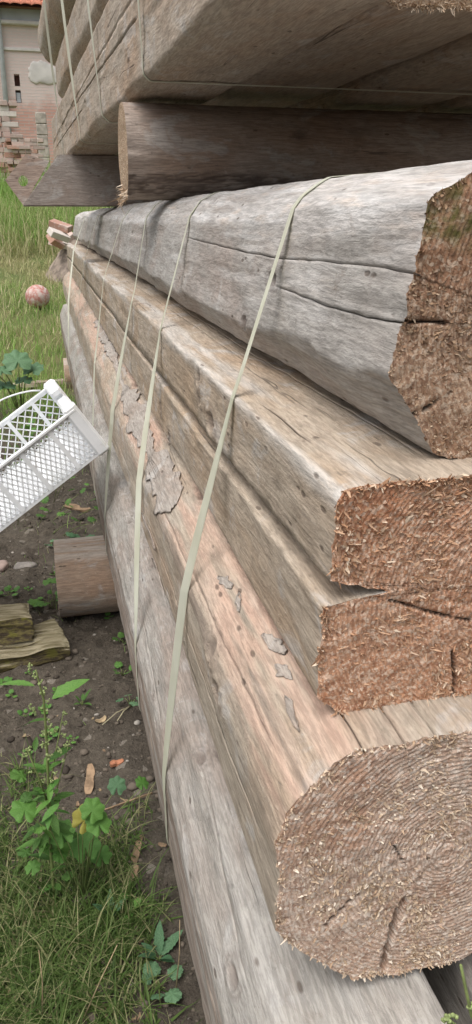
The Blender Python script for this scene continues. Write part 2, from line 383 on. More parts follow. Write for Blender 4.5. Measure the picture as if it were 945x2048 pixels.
        for (pl, hw, dep) in getattr(lg, 'endcracks', []):
            for a, b in zip(np.array(pl)[:-1], np.array(pl)[1:]):
                ab = b-a; tt = np.clip(((bx-a[0])*ab[0]+(bz-a[1])*ab[1])/(ab@ab), 0, 1); keep &= np.hypot(bx-a[0]-tt*ab[0], bz-a[1]-tt*ab[1]) > hw*1.3+.0022
        bx, bz = bx[keep][:nfib], bz[keep][:nfib]
        by = tilt[0]*bx + tilt[1]*bz
        ln = rg.gamma(2.2, fib_len*.45, len(bx)) + .0015
        flow = 2.2*noise(bx*14, bz*14, 0, lg.seed+70); an = flow + rg.normal(0, .9, len(bx)) - .6
        dr = np.stack([np.cos(an)*.85, -np.abs(rg.normal(.28, .25, len(bx))), np.sin(an)*.85 - .25], -1)
        # fringe round the rim
        jf = rg.integers(0, nc, fring*3); wj = np.abs(np.diff(np.r_[base, base[0]+2*math.pi]))[jf]
        kf = (rg.uniform(0, 1, len(jf)) < np.clip(wj/np.percentile(wj, 60), 0, 1)) & (noise(np.cos(base[jf])*9, np.sin(base[jf])*9, 0, lg.seed+2) > rg.uniform(-1, .6, len(jf)))
        jf = jf[kf][:fring]; ff = rg.uniform(.965, 1.0, len(jf))
        ox, oz = X[0, jf]*ff, Z[0, jf]*ff; od = np.stack([X[0, jf], np.zeros(len(jf)), Z[0, jf]], -1); od /= np.linalg.norm(od, axis=1)[:, None]+1e-9
        fd = od*rg.uniform(-.1, .45, (len(jf), 1)) + np.stack([rg.normal(0, .35, len(jf)), -rg.uniform(.3, 1, len(jf)), rg.normal(-.15, .3, len(jf))], -1)
        B = np.concatenate([np.stack([bx, by+.001, bz], -1), np.stack([ox, Y2[0, jf]+.001, oz], -1)]); Dd = np.concatenate([dr, fd]); LN = np.concatenate([ln, rg.gamma(2.0, fib_len*.45, len(jf)) + .0015])
        slivers('end_fibres', B - np.array([0, 0, zb]), Dd, LN, fmat, root, rg)
    lg.root = root; lg.zb = zb
    return root
def slivers(name, B, Dd, LN, mat, parent, rg, wd=(.0006, .0016), kind='stuff'):
    n = len(B); Dd = Dd/np.linalg.norm(Dd, axis=1)[:, None]; side = np.cross(Dd, rg.normal(0, 1, (n, 3))); side /= np.linalg.norm(side, axis=1)[:, None]
    bend = rg.normal(0, .35, (n, 3)); wv = rg.uniform(*wd, n)[:, None]
    p1 = B + Dd*LN[:, None]*.5; p2 = p1 + (Dd+bend)*LN[:, None]*.5
    V = np.stack([B-side*wv, B+side*wv, p1-side*wv*.9, p1+side*wv*.9, p2-side*wv*.35, p2+side*wv*.35], 1).reshape(-1, 3)
    b = np.arange(n)[:, None, None]*6; Fq = (np.array([[0, 1, 3, 2], [2, 3, 5, 4]])[None]+b).reshape(-1, 4)
    o = mesh_obj(name, V, Fq, mat, parent, dict(rnd=np.repeat(rg.uniform(0, 1, n), 6)), smooth=False); o['kind'] = kind
    return o
def flake(lg, name, phi_c, y0, y1, hw, mat, thick=.0022, seed=0, skew=0.0, curl=.004, jag=.35, ny=None, nt=9):
    """thin scrap of bark lying on the log; hw = half width in metres as a function of s in 0..1"""
    if y0 < 0.01: return None
    ny = ny or max(10, int((y1-y0)/.006)); s = np.linspace(0, 1, ny); y = y0+(y1-y0)*s
    wprof = hw(s) if callable(hw) else hw*np.sqrt(np.clip(1-(2*s-1)**2, 0, 1))*(.75+.35*noise(s*5, seed, 0, 3))
    wl_ = wprof*(1+jag*noise(s*ny*.22, seed, 1, 5)+jag*.6*noise(s*ny*.6, seed, 1, 6)); wr_ = wprof*(1+jag*noise(s*ny*.22, seed, 2, 7)+jag*.6*noise(s*ny*.6, seed, 2, 9))
    tt = np.linspace(-1, 1, nt); off = np.where(tt[None] < 0, tt[None]*wl_[:, None], tt[None]*wr_[:, None]) + (skew*(s-.5))[:, None]
    pc = phi_c(s) if callable(phi_c) else phi_c
    PH = (np.asarray(pc)*np.ones(ny))[:, None] + off/lg.R; Yg = np.repeat(y[:, None], nt, 1) + .003*noise(tt[None]*4, s[:, None]*3, seed, 2)
    r, _ = lg.surf(PH, Yg); edge = np.maximum(np.abs(tt)[None]**4, (np.abs(2*s-1)**10)[:, None])
    top = r + thick + curl*edge*(.5+.5*noise(PH*20, Yg*25, seed, 11)) + .0008*noise(PH*60, Yg*60, seed, 12)
    bot = top - .0014
    def xyz(rr): return np.stack([np.cos(PH)*rr, Yg, np.sin(PH)*rr - lg.zb], -1).reshape(-1, 3)
    V = np.concatenate([xyz(top), xyz(bot)]); N = ny*nt; Fq = grid_faces(ny, nt).tolist(); Fq = [f[::-1] for f in Fq] + [[i+N for i in f] for f in Fq]
    rim = list(range(nt)) + [i*nt+nt-1 for i in range(1, ny)] + [(ny-1)*nt+i for i in range(nt-2, -1, -1)] + [i*nt for i in range(ny-2, 0, -1)]
    for a, b in zip(rim, rim[1:]+rim[:1]): Fq.append([a, b, b+N, a+N])
    return mesh_obj(name, V, Fq, mat, lg.root)
def rnd_knots(seed, n, L, lo=95, hi=230, s0=.010, s1=.022):
    rg = np.random.default_rng(seed); return [(rg.uniform(lo, hi)*D2R, .1+L*rg.uniform(0, 1)**1.5, rg.uniform(s0, s1)) for _ in range(n)]
# materials
W_A = wood_mat('wood_grey_top', pale=(.385, .365, .34), mid=(.29, .265, .24), warm=(.33, .275, .24), peach=(.60, .585, .57), peach2=(.47, .44, .415))
W_B = wood_mat('wood_beige', pale=(.43, .36, .285), mid=(.33, .26, .195), warm=(.39, .285, .195), peach=(.58, .555, .52), peach2=(.46, .42, .375))
W_C = wood_mat('wood_peeled', pale=(.43, .37, .30), mid=(.32, .26, .20), warm=(.39, .285, .205), peach=(.51, .385, .305), peach2=(.48, .32, .245))
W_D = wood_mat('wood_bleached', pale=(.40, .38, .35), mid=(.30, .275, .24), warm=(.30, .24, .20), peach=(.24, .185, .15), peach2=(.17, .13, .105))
W_U = wood_mat('wood_upper', pale=(.45, .385, .315), mid=(.34, .27, .21), warm=(.40, .285, .20), line=.8)
W_SP = wood_mat('wood_spacer', pale=(.40, .335, .29), mid=(.29, .235, .195), warm=(.31, .22, .165))
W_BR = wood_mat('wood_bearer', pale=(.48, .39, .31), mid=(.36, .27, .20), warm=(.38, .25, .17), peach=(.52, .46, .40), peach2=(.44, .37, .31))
BARK = wood_mat('bark_grey', pale=(.40, .36, .32), mid=(.30, .265, .235), warm=(.33, .26, .21))
E_A = end_mat('end_grain_dark', (.36, .22, .14), (.43, .29, .195), (.58, .46, .35), pith=(.10, .165), moss=1)
E_B = end_mat('end_grain_rust', (.58, .31, .185), (.64, .38, .245), (.80, .63, .49), pith=(.06, .11))
E_C = end_mat('end_grain_tan', (.58, .40, .295), (.64, .49, .385), (.80, .70, .60), pith=(.02, .155))
E_U = end_mat('end_grain_pale', (.40, .28, .18), (.46, .34, .23), (.6, .48, .36))
FB_A = fibre_mat('fibres_dark', (.22, .13, .08), (.32, .21, .13), (.48, .37, .26)); FB_B = fibre_mat('fibres_rust', (.42, .23, .13), (.52, .34, .22), (.70, .57, .43))
FB_C = fibre_mat('fibres_tan', (.42, .29, .19), (.56, .44, .32), (.74, .65, .53))
# lower stack
A = Log(cx=.41, cz=1.165, y0=.60, y1=7.1, R=.160, seed=3, soft=.0009, facets=[(168, .1235, .0045, 1.9), (213, .1435, .011, 3.1), (250, .131, .005, 2), (92, .137, .006, 1.1), (118, .1385, .005, 1.7), (138, .139, .007, 2.3), (0, .14, .004, 1), (320, .135, .004, 1)], tilt=(0, 0.06), pith=(.10, .03), lump=1.0)
B = Log(cx=.335, cz=.937, y0=.55, y1=6.9, R=.182, seed=5, soft=.0005, facets=[(180, .1165, .0035, 1.6, .0065), (92, .112, .004, 1.7), (131, .1575, .008, 2.6), (271, .112, .003, 1.5), (0, .125, .004, 1), (226, .150, .006, 2)], taper=.0008, pith=(.06, -.005),
        notch=dict(up=166.5, dn=178.5, apex=(-.068, .0115), gap=lambda y: .52+.3*noise(y*1.7, 0, 0, 6)+.28*np.exp(-y/.2)-.35*sstep(.7, 2.8, y)), capc=(.03, .004))
C = Log(cx=.305, cz=.69, y0=.50, y1=7.0, R=.160, seed=8, soft=.0010, facets=[(181, .1465, .004, 1.6), (225, .146, .006, 2), (262, .1445, .004, 2), (90, .141, .004, 1.3), (20, .15, .004, 1)], pith=(.03, .01), taper=.0015)
Dl = Log(cx=.228, cz=.402, y0=.36, y1=7.35, R=.160, seed=12, soft=.0009, facets=[(180, .105, .002, 1.5), (157, .1037, .004, 1.7), (112, .128, .003, 1.4), (90, .134, .003, 1.2), (268, .136, .003, 1), (0, .092, .003, 1)], taper=.0006)
def px_path(lg, pts): return [lg.hit(*p) for p in pts]
A.cracks = [dict(path=[(A.hit(x, y)[0], 0 if x > 840 else A.hit(x, y)[1]) for x, y in ((843, 548), (770, 537), (660, 524), (540, 515), (440, 492), (370, 474))], depth=.016, hw=.0012),
            dict(path=[(A.hit(x, y)[0], 0 if x > 800 else A.hit(x, y)[1]) for x, y in ((806, 645), (735, 637), (640, 607), (545, 568))], depth=.014, hw=.0011)]
def loc(lg, x, y): p = atY(x, y, lg.y0); return (p[0]-lg.cx, p[2]-lg.cz)
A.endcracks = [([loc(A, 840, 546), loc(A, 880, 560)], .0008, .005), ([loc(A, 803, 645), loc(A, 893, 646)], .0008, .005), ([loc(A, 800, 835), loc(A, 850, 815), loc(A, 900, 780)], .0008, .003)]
A.knots = [(*A.hit(550, 560), .020), (*A.hit(432, 402), .018), (*A.hit(310, 560), .02)] + rnd_knots(4, 9, 5.5)
B.cracks = [dict(path=px_path(B, ((640, 905), (560, 835), (480, 775))), depth=.010, hw=.0014), dict(path=[(98*D2R, .05), (99*D2R, .6), (101*D2R, 1.6)], depth=.008, hw=.0013), dict(path=[(112*D2R, .5), (113*D2R, 1.2), (115*D2R, 2.4)], depth=.007, hw=.0013)]
B.knots = [(*B.hit(425, 845), .030), (*B.hit(400, 760), .022), (*B.hit(402, 800), .02), (*B.hit(285, 608), .018), (*B.hit(300, 615), .012)] + rnd_knots(9, 8, 5)
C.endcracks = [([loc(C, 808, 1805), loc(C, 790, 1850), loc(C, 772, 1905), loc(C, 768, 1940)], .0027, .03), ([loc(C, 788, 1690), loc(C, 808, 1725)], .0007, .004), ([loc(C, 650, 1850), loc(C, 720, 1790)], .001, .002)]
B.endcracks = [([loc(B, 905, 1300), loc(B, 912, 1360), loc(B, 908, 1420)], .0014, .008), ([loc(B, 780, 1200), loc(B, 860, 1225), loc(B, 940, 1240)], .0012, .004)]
C.cracks = [dict(path=[(118*D2R, 0.0), (119*D2R, .2), (121*D2R, .5)], depth=.009, hw=.0014), dict(path=[(104*D2R, 0.0), (105*D2R, .2), (106*D2R, .4)], depth=.012, hw=.0018), dict(path=[(92*D2R, 0.0), (92.5*D2R, .2), (93*D2R, .4)], depth=.01, hw=.0015), dict(path=[(143*D2R, .02), (146*D2R, .5), (148*D2R, 1.1)], depth=.006, hw=.0011), dict(path=[(176*D2R, .03), (178*D2R, .6), (181*D2R, 1.5)], depth=.007, hw=.0012), dict(path=[(196*D2R, .3), (195*D2R, .9), (193*D2R, 2.0)], depth=.007, hw=.0013)]
C.knots = [(*C.hit(410, 990), .022), (*C.hit(437, 1385), .02), (*C.hit(275, 770), .02)] + rnd_knots(21, 9, 5)
Dl.cracks = [dict(path=[(176*D2R, .3), (178*D2R, .8), (177*D2R, 1.8)], depth=.008, hw=.0014), dict(path=[Dl.hit(520, 2040), Dl.hit(480, 1900), Dl.hit(430, 1640), Dl.hit(395, 1480)], depth=.009, hw=.0013), dict(path=[Dl.hit(330, 1480), Dl.hit(280, 1200)], depth=.005, hw=.001)]
Dl.knots = [(*Dl.hit(470, 1955), .020), (*Dl.hit(402, 1518), .019), (*Dl.hit(437, 1510), .01), (*Dl.hit(307, 1395), .012), (*Dl.hit(260, 1045), .014)] + rnd_knots(33, 9, 5.5)
def peachC(PH, YY, nat):
    deg = PH/D2R; lim = 152 - 4*sstep(.5, 0, YY) + 7*noise(YY*2.3, 0, 0, 61) + 3*noise(YY*11, PH*4, 0, 62)
    on = sstep(lim+7, lim-5, deg) * sstep(60, 80, deg)
    pat = sstep(-.35, .25, fbm(PH*9, YY*3.5, 0, 63, 4)); streak = sstep(.25, .55, noise(PH*16, YY*1.5, 0, 64)) * sstep(1.3, .3, YY)
    return np.clip(.8*on*pat*(1-.85*streak)*(.35+.65*sstep(112, 124, deg)), 0, 1)
C.peachf = peachC
def darkC(lg, PH, YY, r, nat, dark):
    deg = PH/D2R; st = sstep(.3, .62, noise(PH*16, YY*1.5, 0, 64)) * sstep(1.3, .3, YY) * sstep(165, 155, deg) * sstep(122, 132, deg); return r, np.maximum(dark, .55*st)
C.extra = [darkC]
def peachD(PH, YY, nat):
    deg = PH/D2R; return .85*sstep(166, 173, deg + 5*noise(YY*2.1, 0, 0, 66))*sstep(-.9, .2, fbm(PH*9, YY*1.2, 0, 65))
def whiteA(PH, YY, nat):
    deg = PH/D2R; top = sstep(151, 146, deg + 3*noise(YY*3, 0, 0, 68)); return np.clip(top*(.35+.6*sstep(-.5, .15, fbm(PH*9, YY*4.5, 0, 67))) + (1-top)*.45*sstep(.25, .6, fbm(PH*8, YY*3.5, 0, 69))*sstep(200, 190, deg), 0, 1)
A.peachf = whiteA
def whiteB(PH, YY, nat):
    deg = PH/D2R; return .75*sstep(122, 127, deg)*sstep(146, 140, deg + 4*noise(YY*3, 0, 0, 71))*sstep(-.6, .1, fbm(PH*9, YY*4, 0, 70))
B.peachf = whiteB
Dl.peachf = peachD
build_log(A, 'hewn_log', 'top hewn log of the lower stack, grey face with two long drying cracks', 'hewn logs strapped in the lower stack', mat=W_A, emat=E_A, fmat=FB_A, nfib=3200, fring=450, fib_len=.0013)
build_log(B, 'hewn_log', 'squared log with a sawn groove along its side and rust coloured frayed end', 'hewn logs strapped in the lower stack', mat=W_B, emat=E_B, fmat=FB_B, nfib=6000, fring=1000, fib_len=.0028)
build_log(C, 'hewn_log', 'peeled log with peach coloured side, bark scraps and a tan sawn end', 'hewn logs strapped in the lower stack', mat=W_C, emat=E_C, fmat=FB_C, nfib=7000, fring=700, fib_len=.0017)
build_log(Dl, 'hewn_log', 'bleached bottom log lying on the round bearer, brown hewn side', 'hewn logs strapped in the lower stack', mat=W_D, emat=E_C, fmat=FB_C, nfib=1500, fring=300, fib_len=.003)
# scraps of bark left on the peeled log
cl = [C.hit(*p) for p in ((352, 1015), (322, 945), (285, 870), (255, 790), (222, 700), (195, 640))]; cyv = [c[1] for c in cl]; cpv = [c[0] for c in cl]
flake(C, 'bark_sheet', lambda s: np.interp(cyv[0]+(cyv[-1]-cyv[0])*s, cyv, cpv) + .03*noise(s*7, 1, 0, 4), cyv[0], cyv[-1], lambda s: .030*(sstep(-.01, .02, s))*(1+.25*noise(s*22, 2, 0, 8)+.25*noise(s*70, 2, 0, 8))*(1-.35*sstep(.1, .5, s))*(.35+.65*sstep(.12, .22, s)*sstep(.42, .34, s)+.65*sstep(.14, .10, s)+.5*sstep(.55, .6, s)), BARK, .003, 3, ny=300, nt=12, jag=.3, curl=.002)
for k, (x, y, ln, hw, sk) in enumerate(((287, 850, .20, .012, 0), (452, 1165, .05, .009, .01), (480, 1205, .035, .006, -.01), (550, 1290, .05, .010, .01), (570, 1345, .03, .006, .008), (586, 1428, .05, .005, -.004), (250, 745, .16, .010, 0), (470, 1080, .06, .007, .006), (262, 810, .12, .008, .0))):
    p, yy = C.hit(x, y); flake(C, 'bark_flake', p, yy-ln/2, yy+ln/2, hw, BARK, .0008, k+10, sk, curl=.0025, nt=9, ny=24, jag=.38)
for k, (x, y, ln, hw) in enumerate(((320, 1150, .16, .010), (300, 1060, .2, .008), (345, 700, .2, .006))):
    p, yy = C.hit(x, y); flake(C, 'bark_flake', p, yy-ln/2, yy+ln/2, hw, BARK, .002, k+40, 0, curl=.004, nt=7, ny=22)
for k, (x, y, ln, hw) in enumerate(((340, 1000, .15, .008), (250, 860, .2, .008), (420, 1350, .10, .006))):
    p, yy = Dl.hit(x, y); flake(Dl, 'bark_flake', p, yy-ln/2, yy+ln/2, hw, BARK, .002, k+50, 0, curl=.003, nt=7, ny=22)
# hidden neighbours added to carry the upper tier and block light, one visible below the peeled log
def simple_log(name, label, cx, cz, y0, y1, hw, hh, R, seed, mat=W_U, emat=E_U, yaw=0.0, amp=.004, q=.02, ncol=90, nfib=0, fring=0, group=None, soft=.003, lump=1.0, extra_f=()):
    lg = Log(cx=cx, cz=cz, y0=y0, y1=y1, R=R, seed=seed, soft=soft, lump=lump, facets=[(180, hw, amp, 1.4), (90, hh, amp, 1.1), (270, hh, amp*.6, 1.0), (0, hw, amp, 1.2), *extra_f], yaw=yaw)
    lg.knots = rnd_knots(seed, 5, y1-y0, 95, 265)
    build_log(lg, name, label, group, q=q, ncol=ncol, mat=mat, emat=emat, fmat=FB_C, nfib=nfib, fring=fring, cap_n=24, fib_len=.005)
    return lg
G2 = 'logs in the second column of the lower stack'
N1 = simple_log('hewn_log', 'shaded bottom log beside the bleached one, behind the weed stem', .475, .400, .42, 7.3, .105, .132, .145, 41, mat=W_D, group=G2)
N2 = simple_log('hewn_log', 'hidden log of the second column resting on the shaded bottom log', .62, .69, .62, 7.0, .145, .146, .165, 42, group=G2)
N3 = simple_log('hewn_log', 'hidden squared log of the second column beside the rust ended log', .605, .937, .66, 6.9, .13, .110, .165, 43, group=G2)
N4 = simple_log('hewn_log', 'hidden top log of the second column beside the dark ended log', .71, 1.165, .70, 7.1, .14, .130, .150, 44, group=G2)
# upper tier
YAWU = math.atan(.036)
GU = 'logs lying in the upper tier on cross timbers'
def ux(Xat2, y0): return Xat2 - .036*(y0-2.0)
U1 = Log(cx=ux(.350, 1.0), cz=1.652, y0=1.0, y1=5.15, R=.162, seed=51, soft=.001, yaw=YAWU, taper=0, facets=[(180, .112, .003, 1.4), (90, .128, .004, 1.1), (270, .130, .0015, 1.0), (0, .104, .004, 1.2), (226, .166, .007, 2.6)])
U1.cracks = [dict(path=[(166*D2R, .2), (158*D2R, 1.2), (163*D2R, 2.3), (176*D2R, 4.1)], depth=.035, hw=.006), dict(path=[(182*D2R, .9), (176*D2R, 1.7), (172*D2R, 2.6)], depth=.03, hw=.005), dict(path=[(196*D2R, 2.2), (198*D2R, 3.9)], depth=.02, hw=.0035)]
U1.knots = [(212*D2R, 1.05, .024), (190*D2R, 2.1, .02), (180*D2R, 1.5, .015), (186*D2R, 3.0, .015)]
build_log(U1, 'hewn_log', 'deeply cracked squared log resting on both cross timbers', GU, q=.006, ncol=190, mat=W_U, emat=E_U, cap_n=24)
U2 = simple_log('hewn_log', 'dark undersided upper log with a frayed pale end', ux(.605, 1.225), 1.663, 1.225, 5.3, .140, .124, .170, 52, yaw=YAWU, group=GU, q=.009, ncol=150, nfib=1500, fring=1800, amp=.003)
U3 = simple_log('hewn_log', 'upper log on the cross timbers, beside the frayed pale ended one', ux(.91, 1.1), 1.65, 1.1, 5.4, .14, .127, .170, 53, yaw=YAWU, group=GU)
U4 = simple_log('hewn_log', 'upper log on the cross timbers, last across from the cracked one', ux(1.21, 1.1), 1.65, 1.1, 5.4, .14, .127, .170, 57, yaw=YAWU, group=GU)
V1 = simple_log('hewn_log', 'rough grey log lying on the deeply cracked squared log', ux(.365, 1.3), 1.912, 1.3, 4.55, .125, .128, .145, 54, yaw=YAWU, group=GU, q=.009, ncol=140, amp=.006, extra_f=((135, .135, .008, 2), (225, .137, .008, 2)))
V2 = simple_log('hewn_log', 'topmost round ended log hanging out over the stack', ux(.335, 1.5), 2.185, 1.5, 5.1, .14, .142, .150, 55, yaw=YAWU, group=GU, q=.009, ncol=140, amp=.006, soft=.006)
V4 = simple_log('hewn_log', 'unseen log added to block light, third in the row above the cross timber logs', ux(.955, 1.4), 1.912, 1.4, 5.0, .145, .13, .165, 58, yaw=YAWU, group=GU)  # added out of view to stop light leaking between the upper logs
V5 = simple_log('hewn_log', 'unseen log added to block light, last in the row above the cross timber logs', ux(1.25, 1.4), 1.912, 1.4, 5.0, .145, .13, .165, 59, yaw=YAWU, group=GU)  # also unseen, closes the light leak over the last upper logs
V3 = simple_log('hewn_log', 'log of the upper tier on the dark undersided one', ux(.66, 1.4), 1.912, 1.4, 5.0, .14, .13, .160, 56, yaw=YAWU, group=GU)
# cross timbers between the tiers, bearers under the stack (axis along X: yaw of 90 degrees, local far end = left end)
def cross_log(name, label, Xl, Xr, Yc, Zc, R, seed, mat, emat, facets=(), far_n=50, q=.004, extra=(), tiltf=None, group=None, lump=.8, ncol=150, taper=0.0, knots=()):
    lg = Log(cx=Xr, cz=Zc, y0=Yc, y1=Yc+(Xr-Xl), R=R, seed=seed, soft=.002, lump=lump, taper=taper, facets=list(facets), yaw=math.pi/2)
    lg.extra = list(extra); lg.knots = list(knots)
    if mat is W_BR: lg.peachf = lambda PH, YY, nat: sstep(142, 118, PH/D2R + 9*noise(YY*5, PH*5, 0, 44))*sstep(-.8, .1, fbm(PH*14, YY*3, 0, 45))  # lit upper side painted into the colour as a paler, streaky top
    build_log(lg, name, label, group, q=q, ncol=ncol, mat=mat, emat=emat, cap_n=10, far_n=far_n); lg.far = lg.L
    return lg
def bark_band(lg, PH, YY, r, nat, dark):
    deg = PH/D2R; b = sstep(206, 212, deg + 5*noise(YY*3, 0, 0, 9)) * sstep(246, 238, deg)
    k = b*sstep(-.35, .1, fbm(PH*30, YY*40, 0, 12)); return r + k*.0035*(1+noise(PH*40, YY*90, 0, 2)), np.maximum(dark, .8*k)
S1 = cross_log('round_timber', 'round cross timber with a pale sawn end between the two tiers', .222, 1.40, 2.13, 1.402, .1115, 61, W_SP, E_U, extra=[bark_band], facets=[(92, .111, .001, 1), (270, .110, .001, 1)], knots=[(160*D2R, .75, .02)])
rgx = np.random.default_rng(5); nsp = 260
slivers('end_fibres', np.stack([rgx.normal(-.0, .03, nsp), np.full(nsp, S1.L-.001), .006+np.abs(rgx.normal(0, .012, nsp))], -1), np.stack([rgx.normal(0, .3, nsp), rgx.uniform(.2, .9, nsp), rgx.normal(-.6, .4, nsp)], -1), rgx.gamma(2, .006, nsp)+.003, FB_C, S1.root, rgx, wd=(.0008, .002))
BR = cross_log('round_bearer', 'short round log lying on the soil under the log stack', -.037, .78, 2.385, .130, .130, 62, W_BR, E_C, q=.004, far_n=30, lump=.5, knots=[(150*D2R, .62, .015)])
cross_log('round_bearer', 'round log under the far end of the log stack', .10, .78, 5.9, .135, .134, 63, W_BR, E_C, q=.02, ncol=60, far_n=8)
# the squared timber with a slanting end and a bored end board
sq = empty('squared_timber', (.3, 4.05, 1.30)); tag(sq, 'squared cross timber with slanting end and a bored end board', 'timber')
def slab(poly, y0, y1, nm, mat, parent, org, hole=None, nsub=1):
    bm = bmesh.new(); vs = [bm.verts.new((p[0]-org[0], y0-org[1], p[1]-org[2])) for p in poly]
    f = bm.faces.new(vs); ex = bmesh.ops.extrude_face_region(bm, geom=[f]); 
    for e in ex['geom']:
        if isinstance(e, bmesh.types.BMVert): e.co.y += y1-y0
    bmesh.ops.recalc_face_normals(bm, faces=bm.faces)
    bmesh.ops.bevel(bm, geom=bm.edges[:], offset=.004, segments=2, affect='EDGES')
    me = bpy.data.meshes.new(nm); bm.to_mesh(me); bm.free(); me.materials.append(mat)
    o = bpy.data.objects.new(nm, me); COL.objects.link(o); o.parent = parent
    return o
W_SPX = wood_mat('wood_timber', pale=(.38, .335, .30), mid=(.27, .225, .195), warm=(.29, .215, .17), axis=0)
W_BD = wood_mat('wood_board', pale=(.42, .335, .28), mid=(.34, .26, .215), warm=(.38, .27, .21), axis=0, line=.3)
org = (.3, 4.05, 1.30)
fr_ = [atY(x, y, 3.95) for x, y in ((45, 412), (117, 312))]
slab([(fr_[0][0], 1.300), (1.40, 1.300), (1.40, 1.519), (fr_[1][0], 1.519)], 3.95, 4.16, 'timber_body', W_SPX, sq, org)
# end board: a thin board with a round through hole, ring of quads round the hole
bp = [atY(x, y, 4.02) for x, y in ((52, 309), (99, 322), (48, 412), (11, 361))]; hc = atY(47, 362, 4.02)
bp = [np.array((p[0], p[2])) for p in bp]; hcc = np.array((hc[0], hc[2]))
per = []
for a, b in zip(bp, bp[1:]+bp[:1]): per += [a+(b-a)*k/10 for k in range(10)]
per = np.array(per); ang = np.arctan2(*(per-hcc).T[::-1]); ring = hcc + .0215*np.stack([np.cos(ang), np.sin(ang)*1.1], -1)
ls = [(per, 0), (ring, 0), (ring, 1), (per, 1)]; n_ = len(per)
Vb = np.concatenate([np.stack([q[:, 0]-org[0], np.full(n_, 4.005+.028*k)-org[1], q[:, 1]-org[2]], -1) for q, k in ls])
Fb = []
for l in range(4):
    for i in range(n_): j = (i+1) % n_; a = l*n_; b = ((l+1) % 4)*n_; Fb.append([a+i, b+i, b+j, a+j])
mesh_obj('end_board', Vb, Fb, W_BD, sq, smooth=False)
# ------------------------------------------------------------------ plastic straps
t = NT('strap_plastic', .38); t.b.inputs['Specular IOR Level'].default_value = .5
col = t.mix(t.rng(t.noise((30, 30, 6), 3), .3, .7), (.66, .66, .53), (.76, .77, .66)); tr = t.n('ShaderNodeBsdfTranslucent'); t.l(col, tr.inputs[0]); ms = t.n('ShaderNodeMixShader'); ms.inputs[0].default_value = .3
t.l(col, t.b.inputs['Base Color']); t.l(t.b.outputs[0], ms.inputs[1]); t.l(tr.outputs[0], ms.inputs[2]); t.l(ms.outputs[0], t.t.nodes['Material Output'].inputs[0])
STRAP = t.m
def section(lg, Y, prof=None):
    ph = np.linspace(0, 2*math.pi, 200, endpoint=False); r = lg.surf(ph, Y-lg.y0)[0]; yaw = getattr(lg, 'yaw', 0)
    if prof:
        yy = np.interp(lg.cz+np.sin(ph)*r, [q[0] for q in prof], [q[1] for q in prof]); r = np.maximum(lg.surf(ph, yy-lg.y0)[0], np.maximum(lg.surf(ph, yy-.006-lg.y0)[0], lg.surf(ph, yy+.006-lg.y0)[0]))
    return np.stack([lg.cx - math.sin(yaw)*(Y-lg.y0) + np.cos(ph)*r, lg.cz + np.sin(ph)*r], -1)
def hull(P):
    P = P[np.lexsort((P[:, 1], P[:, 0]))]
    def half(Q):
        h = []
        for p in Q:
            while len(h) > 1 and (h[-1][0]-h[-2][0])*(p[1]-h[-2][1]) - (h[-1][1]-h[-2][1])*(p[0]-h[-2][0]) <= 0: h.pop()
            h.append(p)
        return h
    a = half(P); b = half(P[::-1]); return np.array(a[:-1]+b[:-1])       # counter-clockwise
def strap(Y, logs, label, group, skew=0.0, width=.0125, twist=(), seed=0, zref=1.3, slack=.0):
    Hh = hull(np.concatenate([section(l, Y, skew if isinstance(skew, list) else None) for l in logs if l.y0 < Y-.02 and l.y1 > Y+.02])); c = Hh.mean(0)
    pts, tw = [], []
    for a, b in zip(Hh, np.roll(Hh, -1, 0)):
        L_ = np.linalg.norm(b-a); m = max(1, int(L_/.03))
        left = a[0] < c[0]-.1
        for k in range(m):
            s_ = k/m; pts.append(a+(b-a)*s_); z_ = pts[-1][1]; tv = 0
            if left:
                for (zt, zb_, amp) in twist:
                    if zb_ < z_ < zt: f = (z_-zb_)/(zt-zb_); tv = amp*math.sin(math.pi*f)
            tw.append(tv)
    P = np.array(pts); T = np.roll(P, -1, 0)-np.roll(P, 1, 0); T /= np.linalg.norm(T, axis=1)[:, None]+1e-9
    N = np.stack([T[:, 1], -T[:, 0]], -1); tw = np.array(tw); P = P + N*(.0016 + .5*width*np.sin(np.abs(tw))[:, None]*.9)
    yv = np.interp(P[:, 1], [q[0] for q in skew], [q[1] for q in skew]) + .003*noise(P[:, 1]*5, P[:, 0]*5, seed, 3) if isinstance(skew, list) else Y + np.where(P[:, 0] < c[0], (zref - P[:, 1])*(-skew), -skew*(zref-P[:, 1].min())*0) + .003*noise(P[:, 1]*5, P[:, 0]*5, seed, 3)
    P3 = np.stack([P[:, 0], yv, P[:, 1]], -1); N3 = np.stack([N[:, 0], 0*yv, N[:, 1]], -1)
    Wd = np.cos(tw)[:, None]*np.array([0, 1, 0.]) + np.sin(tw)[:, None]*N3; Nn = np.cos(tw)[:, None]*N3 - np.sin(tw)[:, None]*np.array([0, 1, 0.])
    h = width/2; V = np.stack([P3-Wd*h-Nn*.0004, P3+Wd*h-Nn*.0004, P3+Wd*h+Nn*.0004, P3-Wd*h+Nn*.0004], 1).reshape(-1, 3)
    n = len(P3); Fq = grid_faces(n, 4, True).tolist(); a = (n-1)*4
    Fq += [[a+k, a+(k+1) % 4, (k+1) % 4, k] for k in range(4)]
    base = np.array([P3[:, 0].mean(), Y, P3[:, 2].min()])
    o = mesh_obj('strapping_band', V-base, Fq, STRAP, smooth=False); o.location = base
    return tag(o, label, 'strap', group)
LOWS = [A, B, C, Dl, N1, N2, N3, N4]; UPS = [U1, U2, U3, U4, V1, V2, V3, V4, V5]
GL, GP = 'plastic straps round the lower stack', 'plastic straps round the upper tier'
